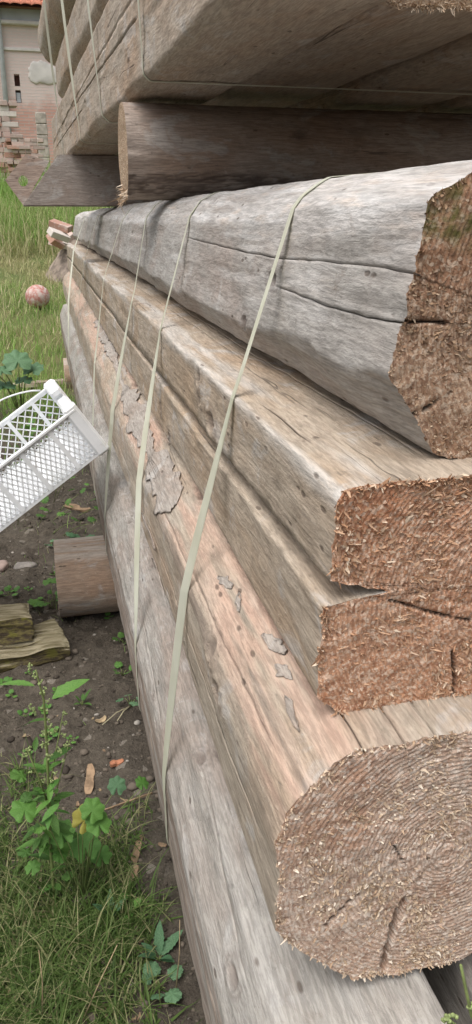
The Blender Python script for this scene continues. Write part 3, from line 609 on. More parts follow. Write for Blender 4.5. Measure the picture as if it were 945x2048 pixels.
for k, (Y, sk, tw, lb) in enumerate(((.96, [(.3, 1.0), (.42, .995), (1.05, .905), (1.3, .99)], [(1.035, .36, .85)], 'wide twisted pale plastic strap, first from the sawn ends of the lower stack'),
        (1.55, [(.3, 1.38), (.5, 1.41), (1.04, 1.54), (1.3, 1.67)], [(1.035, .40, .95)], 'pale plastic strap round the lower stack, second from the sawn ends'),
        (2.2, [(.3, 2.2), (.73, 2.08), (1.06, 2.07), (1.3, 2.40)], [(1.035, .40, .8)], 'pale plastic strap behind the white crate corner, round the lower stack'),
        (3.05, .3, [(1.0, .45, .3)], 'thin plastic strap round the lower stack, fourth from the sawn ends'),
        (4.35, .2, [], 'thin plastic strap round the lower stack, fifth from the sawn ends'), (5.6, .5, [(1.2, .45, .9)], 'plastic strap near the uncut far end of the lower stack'))):
    strap(Y, LOWS, lb, GL, skew=sk, twist=tw, seed=k)
for k, (Y, sk, tw, lb) in enumerate(((1.84, -.25, [(2.1, 1.6, .3)], 'pale strap running under the upper tier beside the round cross timber'), (2.62, 0.05, [(2.1, 1.6, .3)], 'thin strap on the cracked upper log behind the round cross timber'),
        (3.35, .0, [(2.3, 1.56, .8)], 'broad strap on the cracked upper log between the two cross timbers'), (4.32, -.4, [(2.3, 1.7, .9)], 'twisted strap near the far end of the cracked upper log'))):
    strap(Y, UPS, lb, GP, skew=sk, twist=tw, seed=k+10, zref=1.52)
# ------------------------------------------------------------------ ground
def gz(X, Y):
    X = np.asarray(X, float); Y = np.asarray(Y, float)
    b = np.interp(Y, [-30, 4.2, 5.5, 7.2, 8.5, 11, 14, 16.5, 19, 60], [0, 0, .05, .17, .36, .72, 1.3, 1.75, 1.9, 2.2])
    k = sstep(.75, 2.2, X)*sstep(4.5, 9, Y); b = b*(1-.0*k)
    n = .018*fbm(X*3.2, Y*3.2, 0, 90, 4) + .009*noise(X*19, Y*19, 0, 91) + .0035*noise(X*60, Y*60, 0, 92)
    return b + n*np.clip(1.2-.0*Y, .4, 1.2) - .004
def axis_pts(a, b, d, lo, hi, g=1.18):
    c = list(np.arange(a, b, d)); s_ = d; p = c[0]; L_ = []
    while p > lo: s_ *= g; p -= s_; L_.append(p)
    s_ = d; p = c[-1]; R_ = []
    while p < hi: s_ *= g; p += s_; R_.append(p)
    return np.array(L_[::-1]+c+R_)
gx_ = axis_pts(-.55, .45, .009, -120, 120); gy_ = axis_pts(.75, 3.6, .0095, -120, 260, 1.06)
GX, GY = np.meshgrid(gx_, gy_, indexing='ij'); GZ = gz(GX, GY)
t = NT('soil', .95)
big = t.noise((1.6, 1.6, 1.6), 4, .6); f1 = t.noise((40, 40, 40), 5, .7); f2 = t.noise((170, 170, 170), 4, .75); gr = t.vor((95, 95, 95)); gr2 = t.vor((240, 240, 240))
col = t.mix(t.rng(f1, .3, .7), (.060, .050, .038), (.115, .097, .075)); col = t.mix(t.rng(big, .45, .65, 0, .7), col, (.068, .054, .042))
col = t.mix(t.rng(f2, .56, .72, 0, .7), col, (.20, .175, .14)); col = t.mix(t.rng(f2, .28, .42, .8, 0), col, (.028, .023, .018))
col = t.mix(t.rng(t.vor((60, 60, 60), out='Color'), .86, .9, 0, .55), col, (.28, .25, .21))
sep = t.n('ShaderNodeSeparateXYZ'); t.l(t.obj(), sep.inputs[0]); far = t.rng(sep.outputs['Y'], 4.2, 7.0)
col = t.mix(far, col, t.mix(t.rng(big, .35, .65), (.10, .13, .04), (.17, .16, .07)))
h = t.math('ADD', f1, t.math('MULTIPLY', f2, .7)); h = t.math('SUBTRACT', h, t.math('MULTIPLY', gr, .35)); h = t.math('SUBTRACT', h, t.math('MULTIPLY', gr2, .25))
SOIL = t.out(col, t.bump(h, .9, .008))
go = mesh_obj('ground', np.stack([GX, GY, GZ], -1).reshape(-1, 3), grid_faces(len(gx_), len(gy_))[:, ::-1], SOIL); go['kind'] = 'structure'
# crumbs and pebbles: nobody could count them
def ico(sub):
    bm = bmesh.new(); bmesh.ops.create_icosphere(bm, subdivisions=sub, radius=1); V = np.array([v.co[:] for v in bm.verts]); Fc = np.array([[v.index for v in f.verts] for f in bm.faces]); bm.free(); return V, Fc
IV, IF = ico(1)
rg = np.random.default_rng(3); nP = 5200
px_ = rg.uniform(-.5, .42, nP); py_ = .8 + 3.2*rg.uniform(0, 1, nP)**1.4; sz = rg.gamma(1.4, .0014, nP)+.0009; sz[:160] *= 2.6
Q = IV[None]*(1+.35*noise(IV[:, 0][None]*2+np.arange(nP)[:, None]*3.1, IV[:, 1][None]*2, IV[:, 2][None]*2, 4))[..., None]*sz[:, None, None]*np.stack([rg.uniform(.7, 1.4, nP), rg.uniform(.7, 1.4, nP), rg.uniform(.5, .9, nP)], -1)[:, None]
Q = Q + np.stack([px_, py_, gz(px_, py_)+sz*.25], -1)[:, None]
t = NT('crumbs', .9); r_ = t.attr('rnd'); col = t.mix(t.rng(r_, 0, .7), (.045, .036, .028), (.14, .115, .09)); col = t.mix(t.rng(r_, .93, .99), col, (.34, .31, .27)); CRUMB = t.out(col)
o = mesh_obj('soil_crumbs', Q.reshape(-1, 3), (IF[None]+np.arange(nP)[:, None, None]*len(IV)).reshape(-1, 3), CRUMB, attrs=dict(rnd=np.repeat(rg.uniform(0, 1, nP), len(IV)))); o['kind'] = 'stuff'; tag(o, 'loose soil crumbs and grit scattered over the bare ground', 'grit')
# ------------------------------------------------------------------ grass
def blades(name, X, Y, H, mat, label, cat, lean=.5, wd=.0022, seg=3, seed=0, curl=1.0, lift=None, z=None):
    rg = np.random.default_rng(seed); n = len(X); Z = gz(X, Y) if z is None else z
    az = rg.uniform(0, 2*math.pi, n); dv = np.stack([np.cos(az), np.sin(az), 0*az], -1); sv = np.stack([-np.sin(az), np.cos(az), 0*az], -1); sv = sv*np.cos(.6)+0
    ln = np.abs(rg.normal(lean, lean*.6, n)); cu = rg.normal(.9, .5, n)*curl; w_ = wd*rg.uniform(.6, 1.5, n)
    P = np.stack([X, Y, Z-.004], -1); th = np.clip(ln*.5, 0, 1.45); rows = []
    for k in range(seg+1):
        f = k/seg; ww = w_*(1-f*.96)*(.7+.3*math.sin(math.pi*min(1, f+.3)))
        rows += [P-sv*ww[:, None], P+sv*ww[:, None]]
        P = P + (np.sin(th)[:, None]*dv + np.cos(th)[:, None]*np.array([0, 0, 1.]))*(H/seg)[:, None]; th = th + cu/seg
    V = np.stack(rows, 1).reshape(-1, 3); m = 2*(seg+1); b = np.arange(n)[:, None, None]*m
    Fq = (np.array([[2*k, 2*k+1, 2*k+3, 2*k+2] for k in range(seg)])[None]+b).reshape(-1, 4)
    V[:, 2] = np.maximum(V[:, 2], gz(V[:, 0], V[:, 1])+.001) if lift else V[:, 2]
    o = mesh_obj(name, V, Fq, mat, attrs=dict(rnd=np.repeat(rg.uniform(0, 1, n), m))); o['kind'] = 'stuff'; return tag(o, label, cat)
G_NEAR = blade_mat('grass_near', (.045, .085, .018), (.10, .16, .04), (.29, .28, .14)); G_MID = blade_mat('grass_fresh', (.15, .29, .05), (.26, .42, .10), (.44, .46, .21)); G_DRY = blade_mat('grass_dry', (.30, .33, .13), (.44, .43, .22), (.58, .50, .32))
rg = np.random.default_rng(11)
def scatter(n, x0, x1, y0, y1, keep, p=1.0):
    X = rg.uniform(x0, x1, n); Y = y0+(y1-y0)*rg.uniform(0, 1, n)**p; k = keep(X, Y) > rg.uniform(0, 1, n); return X[k], Y[k]
X, Y = scatter(30000, -.55, .16, .62, 1.62, lambda x, y: sstep(1.50, 1.14, y + .9*x + .22*noise(x*7, y*7, 0, 14)) * sstep(.14, .02, x - .06*noise(y*9, 1, 0, 4)) * (.25+.75*sstep(-.5, .2, fbm(x*9, y*9, 0, 15))))
blades('grass_mat', X, Y, rg.gamma(4, .0135, len(X))+.014, G_NEAR, 'matted half dry grass on the soil beside the bottom log', 'grass', lean=1.35, wd=.0021, seg=4, seed=2, curl=1.3, lift=True)
X, Y = scatter(900, -.5, .16, 1.2, 4.0, lambda x, y: sstep(.2, .6, fbm(x*5, y*5, 0, 19)))
blades('grass_sprouts', X, Y, rg.gamma(3, .008, len(X))+.01, G_MID, 'sparse young grass sprouting from the bare soil', 'grass', lean=.8, wd=.0013, seg=3, seed=3)
X, Y = scatter(26000, -2.0, .5, 4.0, 9.5, lambda x, y: sstep(3.9, 5.0, y+.5*noise(x*3, y*2, 0, 20)) * (.35+.65*sstep(-.5, .3, fbm(x*2, y*2, 0, 21))) * sstep(.22, .02, x - 3*sstep(7.35, 7.6, y)), 1.2)
blades('grass_meadow', X, Y, rg.gamma(5, .017, len(X))+.025, G_MID, 'fresh green grass beyond the bare soil, beside the stack', 'grass', lean=.55, wd=.0036, seg=3, seed=4)
X, Y = scatter(16000, -2.2, 1.2, 7.0, 12.0, lambda x, y: sstep(6.8, 8.2, y)*(.3+.7*sstep(-.4, .3, fbm(x*2, y*2, 0, 26)))*sstep(.24, .04, x - 3*sstep(7.35, 7.6, y)))
blades('grass_mown', X, Y, rg.gamma(4, .022, len(X))+.03, G_DRY, 'yellowish short grass round the worn ball', 'grass', lean=.9, wd=.005, seg=3, seed=5)
X, Y = scatter(30000, -3, 2.4, 11.4, 17.5, lambda x, y: .4+.6*sstep(-.4, .3, fbm(x*1.4, y*1.4, 0, 23)))
blades('grass_bank', X, Y, rg.gamma(6, .055, len(X))+.1, G_MID, 'tall rank grass covering the bank below the brick stack', 'grass', lean=.6, wd=.009, seg=3, seed=6)
X, Y = scatter(9000, -3, 2.4, 11.0, 13.6, lambda x, y: .6+0*x)
blades('grass_seedheads', X, Y, rg.gamma(6, .06, len(X))+.1, G_DRY, 'pale seeding grass along the foot of the bank', 'grass', lean=.7, wd=.007, seg=3, seed=7)
# ------------------------------------------------------------------ white crate
t = NT('white_plastic', .42); t.b.inputs['Specular IOR Level'].default_value = .45
WHITE = t.out(t.mix(t.rng(t.noise((14, 14, 14), 6, .7), .56, .72, 0, .5), t.mix(t.rng(t.noise((9, 9, 9), 4), .4, .7), (.86, .88, .90), (.76, .78, .78)), (.52, .47, .40)), t.bump(t.noise((50, 50, 50), 3), .08, .002)); t.b.inputs['Subsurface Weight'].default_value = 0
SCL = 1.40
cL = Vector((-.826, -.112, -.552)); cW = Vector((-.119, .993, -.022)); cU = Vector((-.551, -.047, .833)); cO = Vector((.1*SCL, 1.499*SCL, 1.25-.432*SCL))
cL.normalize(); cU = (cU - cL*cU.dot(cL)).normalized(); cW = cW - cL*cW.dot(cL) - cU*cW.dot(cU); cW.normalize()
CLn, CWd, CHt = .58, .299*SCL, .109*SCL
# mirrored frame: flip the width so that the matrix stays a rotation: origin at the far corner
crate = empty('plastic_crate'); cW2 = -cW; oc = cO + cW*CWd
crate.matrix_world = Matrix(((cL[0], cW2[0], cU[0], oc[0]), (cL[1], cW2[1], cU[1], oc[1]), (cL[2], cW2[2], cU[2], oc[2]), (0, 0, 0, 1)))
tag(crate, 'white plastic lattice crate propped tilted against the log stack', 'crate')
def lattice(u0, u1, v0, v1, cu, cv, th, fn, mb, dp=.0022, diag=True):
    """bars across a rectangle; fn maps (u, v, w) to local xyz"""
    def bar(a, b, wd):
        a = np.array(a); b = np.array(b); d = b-a; L_ = np.linalg.norm(d)
        if L_ < 1e-4: return
        d /= L_; n = np.array([-d[1], d[0]])*wd
        V = [fn(*(p+q), w) for w in (-dp, dp) for p, q in ((a, -n), (a, n), (b, n), (b, -n))]
        mb.add(np.array(V), [[0, 1, 2, 3], [7, 6, 5, 4], [0, 4, 5, 1], [1, 5, 6, 2], [2, 6, 7, 3], [3, 7, 4, 0]])
    W_, H_ = u1-u0, v1-v0
    if diag:
        sl = cv/cu
        for sg in (1, -1):
            c = -H_/sl
            while c < W_:
                ua, ub = c, c+H_/sl; va, vb = (v0, v1) if sg > 0 else (v1, v0)
                pa, pb = np.array([ua, va]), np.array([ub, vb])
                lo_, hi_ = max(0, (0-ua)/(ub-ua)), min(1, (W_-ua)/(ub-ua))
                if hi_ > lo_: A_ = pa+(pb-pa)*lo_; B_ = pa+(pb-pa)*hi_; bar((u0+A_[0], A_[1]), (u0+B_[0], B_[1]), th)
                c += cu
    else:
        u = u0+cu
        while u < u1: bar((u, v0), (u, v1), th); u += cu
        v = v0+cv
        while v < v1: bar((u0, v), (u1, v), th); v += cv
    for a, b in (((u0, v0), (u1, v0)), ((u0, v1), (u1, v1)), ((u0, v0), (u0, v1)), ((u1, v0), (u1, v1))): bar(a, b, .005)
def rib(mb, u, fn, v0, v1): 
    V = [fn(u+du, v, w) for w in (-.0035, .0035) for du, v in ((-.006, v0), (.006, v0), (.006, v1), (-.006, v1))]; mb.add(np.array(V), [[0, 1, 2, 3], [7, 6, 5, 4], [0, 4, 5, 1], [1, 5, 6, 2], [2, 6, 7, 3], [3, 7, 4, 0]])
for nm, yy, cc in (('side_panel', .004, (.030, .030)), ('side_panel', CWd-.004, (.016, .024))):
    mb = MB(); fn = lambda u, v, w, yy=yy: (u, yy+w, v); lattice(.012, CLn-.012, .008, CHt-.012, cc[0], cc[1], .0016 if yy < .1 else .0019, fn, mb)
    for k in range(1, 6): rib(mb, CLn*k/6, fn, .008, CHt-.012)
    mb.build(nm, WHITE, crate)
    mb = MB(); mb.box((CLn/2, yy + (-.003 if yy < .1 else .003), CHt-.006), (CLn/2-.004, .006, .0045), bev=.002)
    mb.build('rim', WHITE, crate)
mb = MB(); lattice(.01, CLn-.01, .008, CWd-.008, .019, .012, .0026, lambda u, v, w: (u, v, .004+w), mb, diag=False)
for k in range(1, 6): rib(mb, CLn*k/6, lambda u, v, w: (u, v, .004+w), .008, CWd-.008)
mb.build('floor_panel', WHITE, crate)
for xx in (.004, CLn-.004):
    mb = MB(); mb.box((xx, CWd/2, CHt*.42), (.003, CWd/2-.012, CHt*.42-.002), bev=.001); mb.build('end_panel', WHITE, crate)
    for yy in (.02, CWd-.02):
        s_ = 1 if xx < .1 else -1; mb = MB()
        mb.box((xx+s_*.012, yy, CHt/2+.004), (.021, .024, CHt/2+.008), bev=.008); mb.box((xx+s_*.012, yy + (.065 if yy < .1 else -.065), CHt-.004), (.018, .055, .014), bev=.007)
        mb.build('corner_post', WHITE, crate, smooth=False)
hp = [(.05+.16*f*2, .004, CHt + .055*math.sin(math.pi*f)**.8 + .002) for f in np.linspace(0, 1, 18)]
V_, F_ = tube(hp, .0028, 8); mesh_obj('wire_handle', V_, F_, WHITE, crate)
# chopping block that carries the low end of the crate
t_end = cO + cL*CLn
bh = t_end[2]-.012
lgS = Log(cx=0, cz=0, y0=0, y1=1.0, R=.12, seed=70, facets=[])
nA, nH = 48, 20; an = np.arange(nA)*2*math.pi/nA; bx0, by0 = t_end[0]-.03, t_end[1]+CWd/2+.06; gz0 = float(gz(bx0, by0))
zz = np.linspace(0, bh-gz0+.004, nH); rr = .13*(1+.06*noise(np.cos(an)*2, np.sin(an)*2, 0, 5))[None]*(1+.10*np.exp(-zz/.04))[:, None] + .003*noise(an[None]*6, zz[:, None]*4, 0, 6)
Vs = np.stack([rr*np.cos(an), rr*np.sin(an), np.repeat(zz[:, None], nA, 1)-.006], -1).reshape(-1, 3)
st = empty('chopping_block', (bx0, by0, gz0)); tag(st, 'upright log block under the low end of the white crate', 'log')
W_V = wood_mat('wood_upright', axis=2); mesh_obj('trunk', Vs, grid_faces(nH, nA, True), W_V, st)
fr = np.array([1, .8, .6, .4, .2, .05]); Vc = np.concatenate([np.stack([rr[-1]*f*np.cos(an), rr[-1]*f*np.sin(an), np.full(nA, zz[-1]-.006)+.001*noise(np.cos(an)*f*9, np.sin(an)*f*9, 0, 3)], -1) for f in fr])
mesh_obj('top_face', Vc, grid_faces(len(fr), nA, True).tolist()+[list(range(5*nA, 6*nA))], end_mat('end_grain_block', (.36, .25, .16), (.42, .31, .21), (.55, .45, .33)), st)
# ------------------------------------------------------------------ split firewood, plank, chips, stones
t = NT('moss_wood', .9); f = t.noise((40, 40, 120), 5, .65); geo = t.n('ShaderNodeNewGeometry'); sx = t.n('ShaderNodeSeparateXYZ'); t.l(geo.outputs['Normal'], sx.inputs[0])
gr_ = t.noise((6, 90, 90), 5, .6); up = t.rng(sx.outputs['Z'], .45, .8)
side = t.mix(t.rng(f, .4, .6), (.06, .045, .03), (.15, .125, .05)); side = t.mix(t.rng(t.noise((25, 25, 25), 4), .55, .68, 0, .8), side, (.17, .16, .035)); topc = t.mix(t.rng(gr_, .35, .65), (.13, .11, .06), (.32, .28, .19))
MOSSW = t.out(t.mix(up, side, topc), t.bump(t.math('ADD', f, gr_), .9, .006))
def billet(label, x_r, x_l, Yc, z0, sec, seed, slope=0.0, point=.06):
    """split billet lying along X: a wedge section lofted along its length, right end torn off at an angle"""
    S = np.array(sec, float); per = []
    for a, b in zip(S, np.roll(S, -1, 0)): per += [a+(b-a)*k/9 for k in range(9)]
    per = np.array(per); n = len(per); m = 34; f = np.linspace(0, 1, m)**1.5; rows = []
    for k, q in enumerate(f):
        x = x_r + (x_l-x_r)*q; p = per.copy()
        p = p*(1 + .10*noise(x*6, 0, 0, seed)) + .008*np.stack([noise(p[:, 0]*55, p[:, 1]*55, x*14, seed), noise(p[:, 0]*55, p[:, 1]*55, x*14, seed+3)], -1) + .0022*np.stack([noise(p[:, 0]*190, p[:, 1]*190, x*16, seed+5), noise(p[:, 0]*190, p[:, 1]*190, x*16, seed+6)], -1)
        sk = math.exp(-(x_r-x)/.02); xx = x - sk*(point*(.5+.5*p[:, 0]/.06) + .012*noise(p[:, 0]*60, p[:, 1]*60, 0, seed+8))
        p[:, 1] = np.maximum(p[:, 1], 0)*(1-.10*sk)
        rows.append(np.stack([xx-x_r, p[:, 0]+slope*(x-x_r), p[:, 1]], -1))
    V = np.concatenate(rows); o = mesh_obj('firewood_billet', V, grid_faces(m, n, True).tolist()+[list(range(n))[::-1], list(range((m-1)*n, m*n))], MOSSW, smooth=False); o.location = (x_r, Yc, z0)
    return tag(o, label, 'firewood', 'split firewood on the soil')
billet('mossy split billet with pale torn end, under the other one', -.012, -.50, 2.12, float(gz(-.1, 2.1))-.006, ((-.055, 0), (.06, 0), (.085, .035), (.055, .085), (-.01, .080), (-.062, .052)), 5, .12, .045)
billet('dark mossy split billet lying on top of the pale one', -.118, -.52, 2.14, .073, ((-.06, .004), (.05, .004), (.075, .05), (.03, .088), (-.045, .078)), 9, .05, .012)
def thin_piece(name, label, x, y, ln, wd, th, rot, mat, cat, z=0.0, group=None, bendz=0.0, seed=1):
    p = atZ(x, y, z); zz_ = float(gz(p[0], p[1])); s = np.linspace(-.5, .5, 12); rows = []
    for k, (o_, q) in enumerate(((-1, -1), (1, -1), (1, 1), (-1, 1))):
        wv = wd/2*(1-.55*np.abs(2*s)**3)*(1+.3*noise(s*6, k, seed, 3)); rows.append(np.stack([s*ln, o_*wv, th*.5*q + th*.5 + bendz*(2*s)**2 + .15*th*noise(s*7, 0, seed, 4)], -1))
    V = np.stack(rows, 1).reshape(-1, 3); Fq = grid_faces(12, 4, True).tolist()+[[3, 2, 1, 0], [44, 45, 46, 47]]
    o = mesh_obj(name, V, Fq, mat, smooth=False); o.location = (p[0], p[1], zz_-.001); o.rotation_euler = (random.uniform(-.08, .08), random.uniform(-.08, .08), rot); return tag(o, label, cat, group)
CHIP = plain_mat('chip_brown', (.27, .185, .115), .8, .35, 60, .5); BRK = plain_mat('brick_chip', (.42, .18, .10), .85, .3, 60, .4); STONE = plain_mat('stone_grey', (.22, .20, .18), .85, .3, 30, .5); DRYL = plain_mat('dry_leaf', (.33, .25, .15), .7, .3, 80, .5)
thin_piece('bark_strip', 'upright brown bark strip on soil behind the tall weed', 178, 1545, .10, .022, .006, 1.45, CHIP, 'bark')
thin_piece('bark_strip', 'long brown bark strip beside the grass mat, near the bottom log', 272, 1700, .09, .016, .005, 1.2, CHIP, 'bark', seed=3)
thin_piece('bark_strip', 'curled brown bark strip below the longer one by the grass', 262, 1750, .05, .018, .004, .9, CHIP, 'bark', seed=4, bendz=.006)
thin_piece('brick_shard', 'small orange brick shard on bare soil by bark strip', 234, 1522, .034, .018, .009, .1, BRK, 'brick shard')
thin_piece('dry_twig', 'thin dry twig lying across the soil near the bottom log', 240, 1600, .16, .004, .004, .25, CHIP, 'twig', seed=8)
thin_piece('dry_leaf', 'wilted tan leaf on soil near the bottom log, behind the weed', 203, 1445, .03, .02, .003, .4, DRYL, 'leaf', bendz=.006)
thin_piece('wood_chip', 'pale flat wood chip on bare soil between bearer and crate', 155, 1020, .13, .05, .012, -.6, CHIP, 'wood chip')
thin_piece('plank', 'weathered plank end lying in the grass behind the crate', 60, 790, .75, .12, .03, .05, W_BD, 'plank', z=.0, seed=6)
for k in range(80):
    x, y = random.uniform(0, 340), random.uniform(1400, 2040) if k < 24 else random.uniform(1740, 2040); 
    thin_piece('dry_leaf', 'small dry leaf scrap lying on the soil or grass', x, y, random.uniform(.008, .02), random.uniform(.004, .009), .002, random.uniform(0, 6), DRYL if k % 3 else CHIP, 'leaf', group='dry leaf scraps on the ground', bendz=random.uniform(0, .005), seed=k)
def stone(label, x, y, s, seed, mat=STONE):
    V, Fc = ico(3); V = V*(1+.16*fbm(V[:, 0]*1.4+seed*7, V[:, 1]*1.4, V[:, 2]*1.4, seed)[:, None])*np.array(s); p = atZ(x, y, 0); o = mesh_obj('stone', V, Fc, mat); o.location = (p[0], p[1], float(gz(p[0], p[1]))+s[2]*.35); return tag(o, label, 'stone')
stone('flat grey stone sunk in soil left of the bearer', 50, 1130, (.045, .03, .014), 2); stone('pinkish stone half sunk in soil beyond the flat grey one', 3, 1135, (.03, .04, .02), 3, plain_mat('stone_pink', (.33, .25, .22), .85, .2, 30, .4))
# ------------------------------------------------------------------ leafy plants
L_DK = leaf_mat('leaf_green', (.055, .13, .025), (.12, .25, .05)); L_BL = leaf_mat('leaf_blue_green', (.07, .16, .075), (.15, .27, .14)); L_LT = leaf_mat('leaf_light', (.075, .19, .035), (.14, .29, .06)); L_YL = leaf_mat('leaf_yellow', (.36, .32, .06), (.45, .42, .12)); STEM = plain_mat('stem_green', (.16, .20, .07), .6, .25, 50, .2); BUD = plain_mat('bud_green', (.26, .32, .13), .8, .3, 300, .5)
def leaf_mesh(kind, seed=0):
    """unit leaf along +Y, base at the origin; domed and creased along the midrib"""
    nb = 40; an = np.linspace(-math.pi, math.pi, nb*2+1)[:-1]; nrr = 6
    if kind == 'lance': s = np.linspace(0, 1, 15); prof = .17*np.sin(math.pi*s**.85)**.9*(1+.12*np.sin(s*40)); rows = [np.stack([prof*u, s, .05*np.abs(u)*np.sin(math.pi*s)-.18*s*s], -1) for u in (-1, -.5, 0, .5, 1)]; V = np.stack(rows, 0).reshape(-1, 3); return V, grid_faces(5, 15).tolist()
    lob = {'mallow': lambda a: .50*(1+.085*np.cos(7*a)+.035*np.cos(35*a))*(1-.8*np.exp(-((np.abs(a)-math.pi)/.16)**2)), 'round': lambda a: .5*(1+.04*np.cos(9*a))*(1-.35*np.exp(-((np.abs(a)-math.pi)/.3)**2)), 'ovate': lambda a: .36*(1+.35*np.cos(a)*np.abs(np.cos(a)))*(1+.05*np.cos(17*a)), 'kidney': lambda a: .52*(1+.06*np.cos(8*a))*(1-.8*np.exp(-((np.abs(a)-math.pi)/.3)**2))}[kind]
    R_ = lob(an); rows = []
    for f in np.linspace(0, 1, nrr): rows.append(np.stack([np.sin(an)*R_*f, .42+np.cos(an)*R_*f, .10*(f**2)*np.cos(7*an)*(.35 if kind != 'mallow' else .16)+.05*f-.10*f*f], -1))
    return np.concatenate(rows), grid_faces(nrr, len(an), True).tolist()
LM = {}
def leaf(kind, p, size, az, pitch, mat, parent, roll=0.0):
    key = (kind, mat.name)
    if key not in LM: V, Fc = leaf_mesh(kind); o = mesh_obj('leaf', V, Fc, mat); LM[key] = o.data; bpy.data.objects.remove(o)
    o = bpy.data.objects.new('leaf', LM[key]); COL.objects.link(o); o.parent = parent; o.location = p; o.rotation_euler = (pitch, roll, az); o.scale = (size,)*3; return o
def stem(path, r0, r1, parent, name='stem', mat=None, n=6): V, Fc = tube(path, np.linspace(r0, r1, len(path)), n); return mesh_obj(name, V, Fc, mat or STEM, parent)
def plant(name, label, x, y, cat='plant', group=None):
    p = atZ(x, y, 0); z = float(gz(p[0], p[1])); r = empty(name, (p[0], p[1], z)); tag(r, label, cat, group); return r, p[0], p[1], z
# tall flowering weed
wd_, wx, wy, wz = plant('tall_weed', 'tall weed with pale green flower clusters rising from the grass', 108, 1790)
def rel(x, y, dY=0.0): q = atY(x, y, wy+dY); return np.array([q[0]-wx, q[1]-wy, q[2]-wz])
sp = [np.array([0, 0, -.01]), rel(102, 1700), rel(98, 1580, -.01), rel(93, 1470, -.02), rel(88, 1400, -.02), rel(72, 1340, -.02)]
from_s = np.linspace(0, 5, 26); SP = np.stack([np.interp(from_s, range(6), [q[k] for q in sp]) for k in range(3)], -1); stem(SP, .0035, .0015, wd_)
for (x0, y0, x1, y1, dy) in ((98, 1600, 128, 1420, .03), (100, 1620, 55, 1500, -.03), (100, 1650, 140, 1480, .02)):
    a, b = rel(x0, y0), rel(x1, y1, dy); stem([a, a*.6+b*.4+[0, 0, .01], b], .002, .001, wd_, 'branch')
rgp = np.random.default_rng(8); IV2, IF2 = ico(2)
def cluster(p, s):
    mb = MB()
    for _ in range(9): mb.add(IV*s*rgp.uniform(.22, .38)+rgp.normal(0, s*.38, 3), IF)
    o = mb.build('flower_cluster', BUD, wd_, smooth=True); o.location = p
for (x, y, s) in ((62, 1333, .011), (70, 1352, .010), (78, 1365, .010), (85, 1385, .012), (92, 1378, .009), (96, 1405, .010), (88, 1420, .013), (94, 1440, .011), (65, 1412, .012), (70, 1425, .012), (90, 1465, .014), (100, 1455, .014), (110, 1462, .012), (96, 1482, .013), (84, 1490, .012), (130, 1425, .010), (131, 1445, .009), (127, 1470, .010), (133, 1490, .010), (120, 1500, .010), (58, 1500, .010), (52, 1510, .009), (100, 1510, .012), (128, 1520, .009), (60, 1545, .009), (88, 1560, .010), (104, 1560, .010), (96, 1590, .010), (112, 1545, .009), (86, 1610, .011)): cluster(rel(x, y, rgp.uniform(-.03, .03)), s*.62)
for (x, y, sz, az, pt) in ((104, 1398, .075, -1.15, .35), (70, 1372, .07, 1.2, .1), (92, 1440, .055, .9, -.3), (100, 1520, .05, -1.0, .2), (94, 1540, .05, 1.1, .2), (90, 1590, .045, 1.4, .2), (104, 1600, .045, -1.3, .1), (98, 1640, .06, 1.9, -.2), (96, 1650, .06, -1.9, -.2), (100, 1680, .07, 1.4, -.1), (100, 1690, .065, -1.2, 0), (98, 1660, .05, 2.6, -.3), (102, 1720, .05, 1.0, .1), (98, 1620, .05, 3.4, -.5)): leaf('lance', rel(x, y), sz, az, pt, L_LT if y < 1420 else L_DK, wd_, .2)
for k in range(34):
    f_ = rgp.uniform(.05, .62); q = SP[int(f_*20)] + np.array([rgp.normal(0, .022), rgp.normal(0, .025), rgp.normal(0, .02)]); leaf('lance' if k % 3 else 'ovate', q, rgp.uniform(.022, .045), rgp.uniform(0, 6.3), rgp.uniform(-.5, .6), L_DK if k % 2 else L_LT, wd_, rgp.uniform(-.3, .3))
# mallow with lobed leaves
ml, mx, my, mz = plant('mallow_plant', 'lobed leaf mallow seedling beside the tall weed, one leaf yellowed', 165, 1800)
for (x, y, sz, mat, rl) in ((118, 1690, .055, L_LT, .2), (172, 1692, .060, L_LT, -.2), (203, 1645, .048, L_LT, .1), (205, 1710, .042, L_LT, 0), (175, 1620, .045, L_LT, .5), (60, 1735, .03, L_LT, 0), (130, 1665, .05, L_LT, -.4), (50, 1620, .05, L_LT, .3), (232, 1572, .034, L_BL, .2), (288, 1565, .028, L_LT, .3), (155, 1635, .05, L_YL, .8)):
    q = atY(x, y, my+random.uniform(-.02, .05)); q = np.array([q[0]-mx, q[1]-my, q[2]-mz]); az = random.uniform(-.6, .6)
    pt = random.uniform(.35, .75); st_ = q - np.array([math.sin(-az)*0, .25*sz, .12*sz]); leaf('mallow', q-np.array([0, .4*sz*math.cos(pt), .4*sz*math.sin(pt)]), sz, az, pt, mat, ml, rl)
    stem([np.array([0, 0, -.005]), q*np.array([.5, .5, .75]), q-np.array([0, .1*sz, .1*sz])], .0013, .0008, ml, 'leaf_stalk')
def rosette(label, x, y, n, size, kind, mat, seed, pt=(.3, .9), spread=.008, ht=.01, group=None, name='seedling'):
    rg_ = np.random.default_rng(seed); r, X_, Y_, Z_ = plant(name, label, x, y, group=group)
    for k in range(n):
        az = 2*math.pi*k/n + rg_.uniform(-.4, .4); h = rg_.uniform(.3, 1)*ht; d = np.array([-math.sin(az), math.cos(az), 0])
        stem([np.array([0, 0, -.004]), d*spread*.5+[0, 0, h*.7], d*spread+[0, 0, h]], .0011, .0008, r, 'leaf_stalk'); leaf(kind, d*spread+[0, 0, h], size*rg_.uniform(.65, 1.15), az, rg_.uniform(*pt), mat, r, rg_.uniform(-.2, .2))
    return r
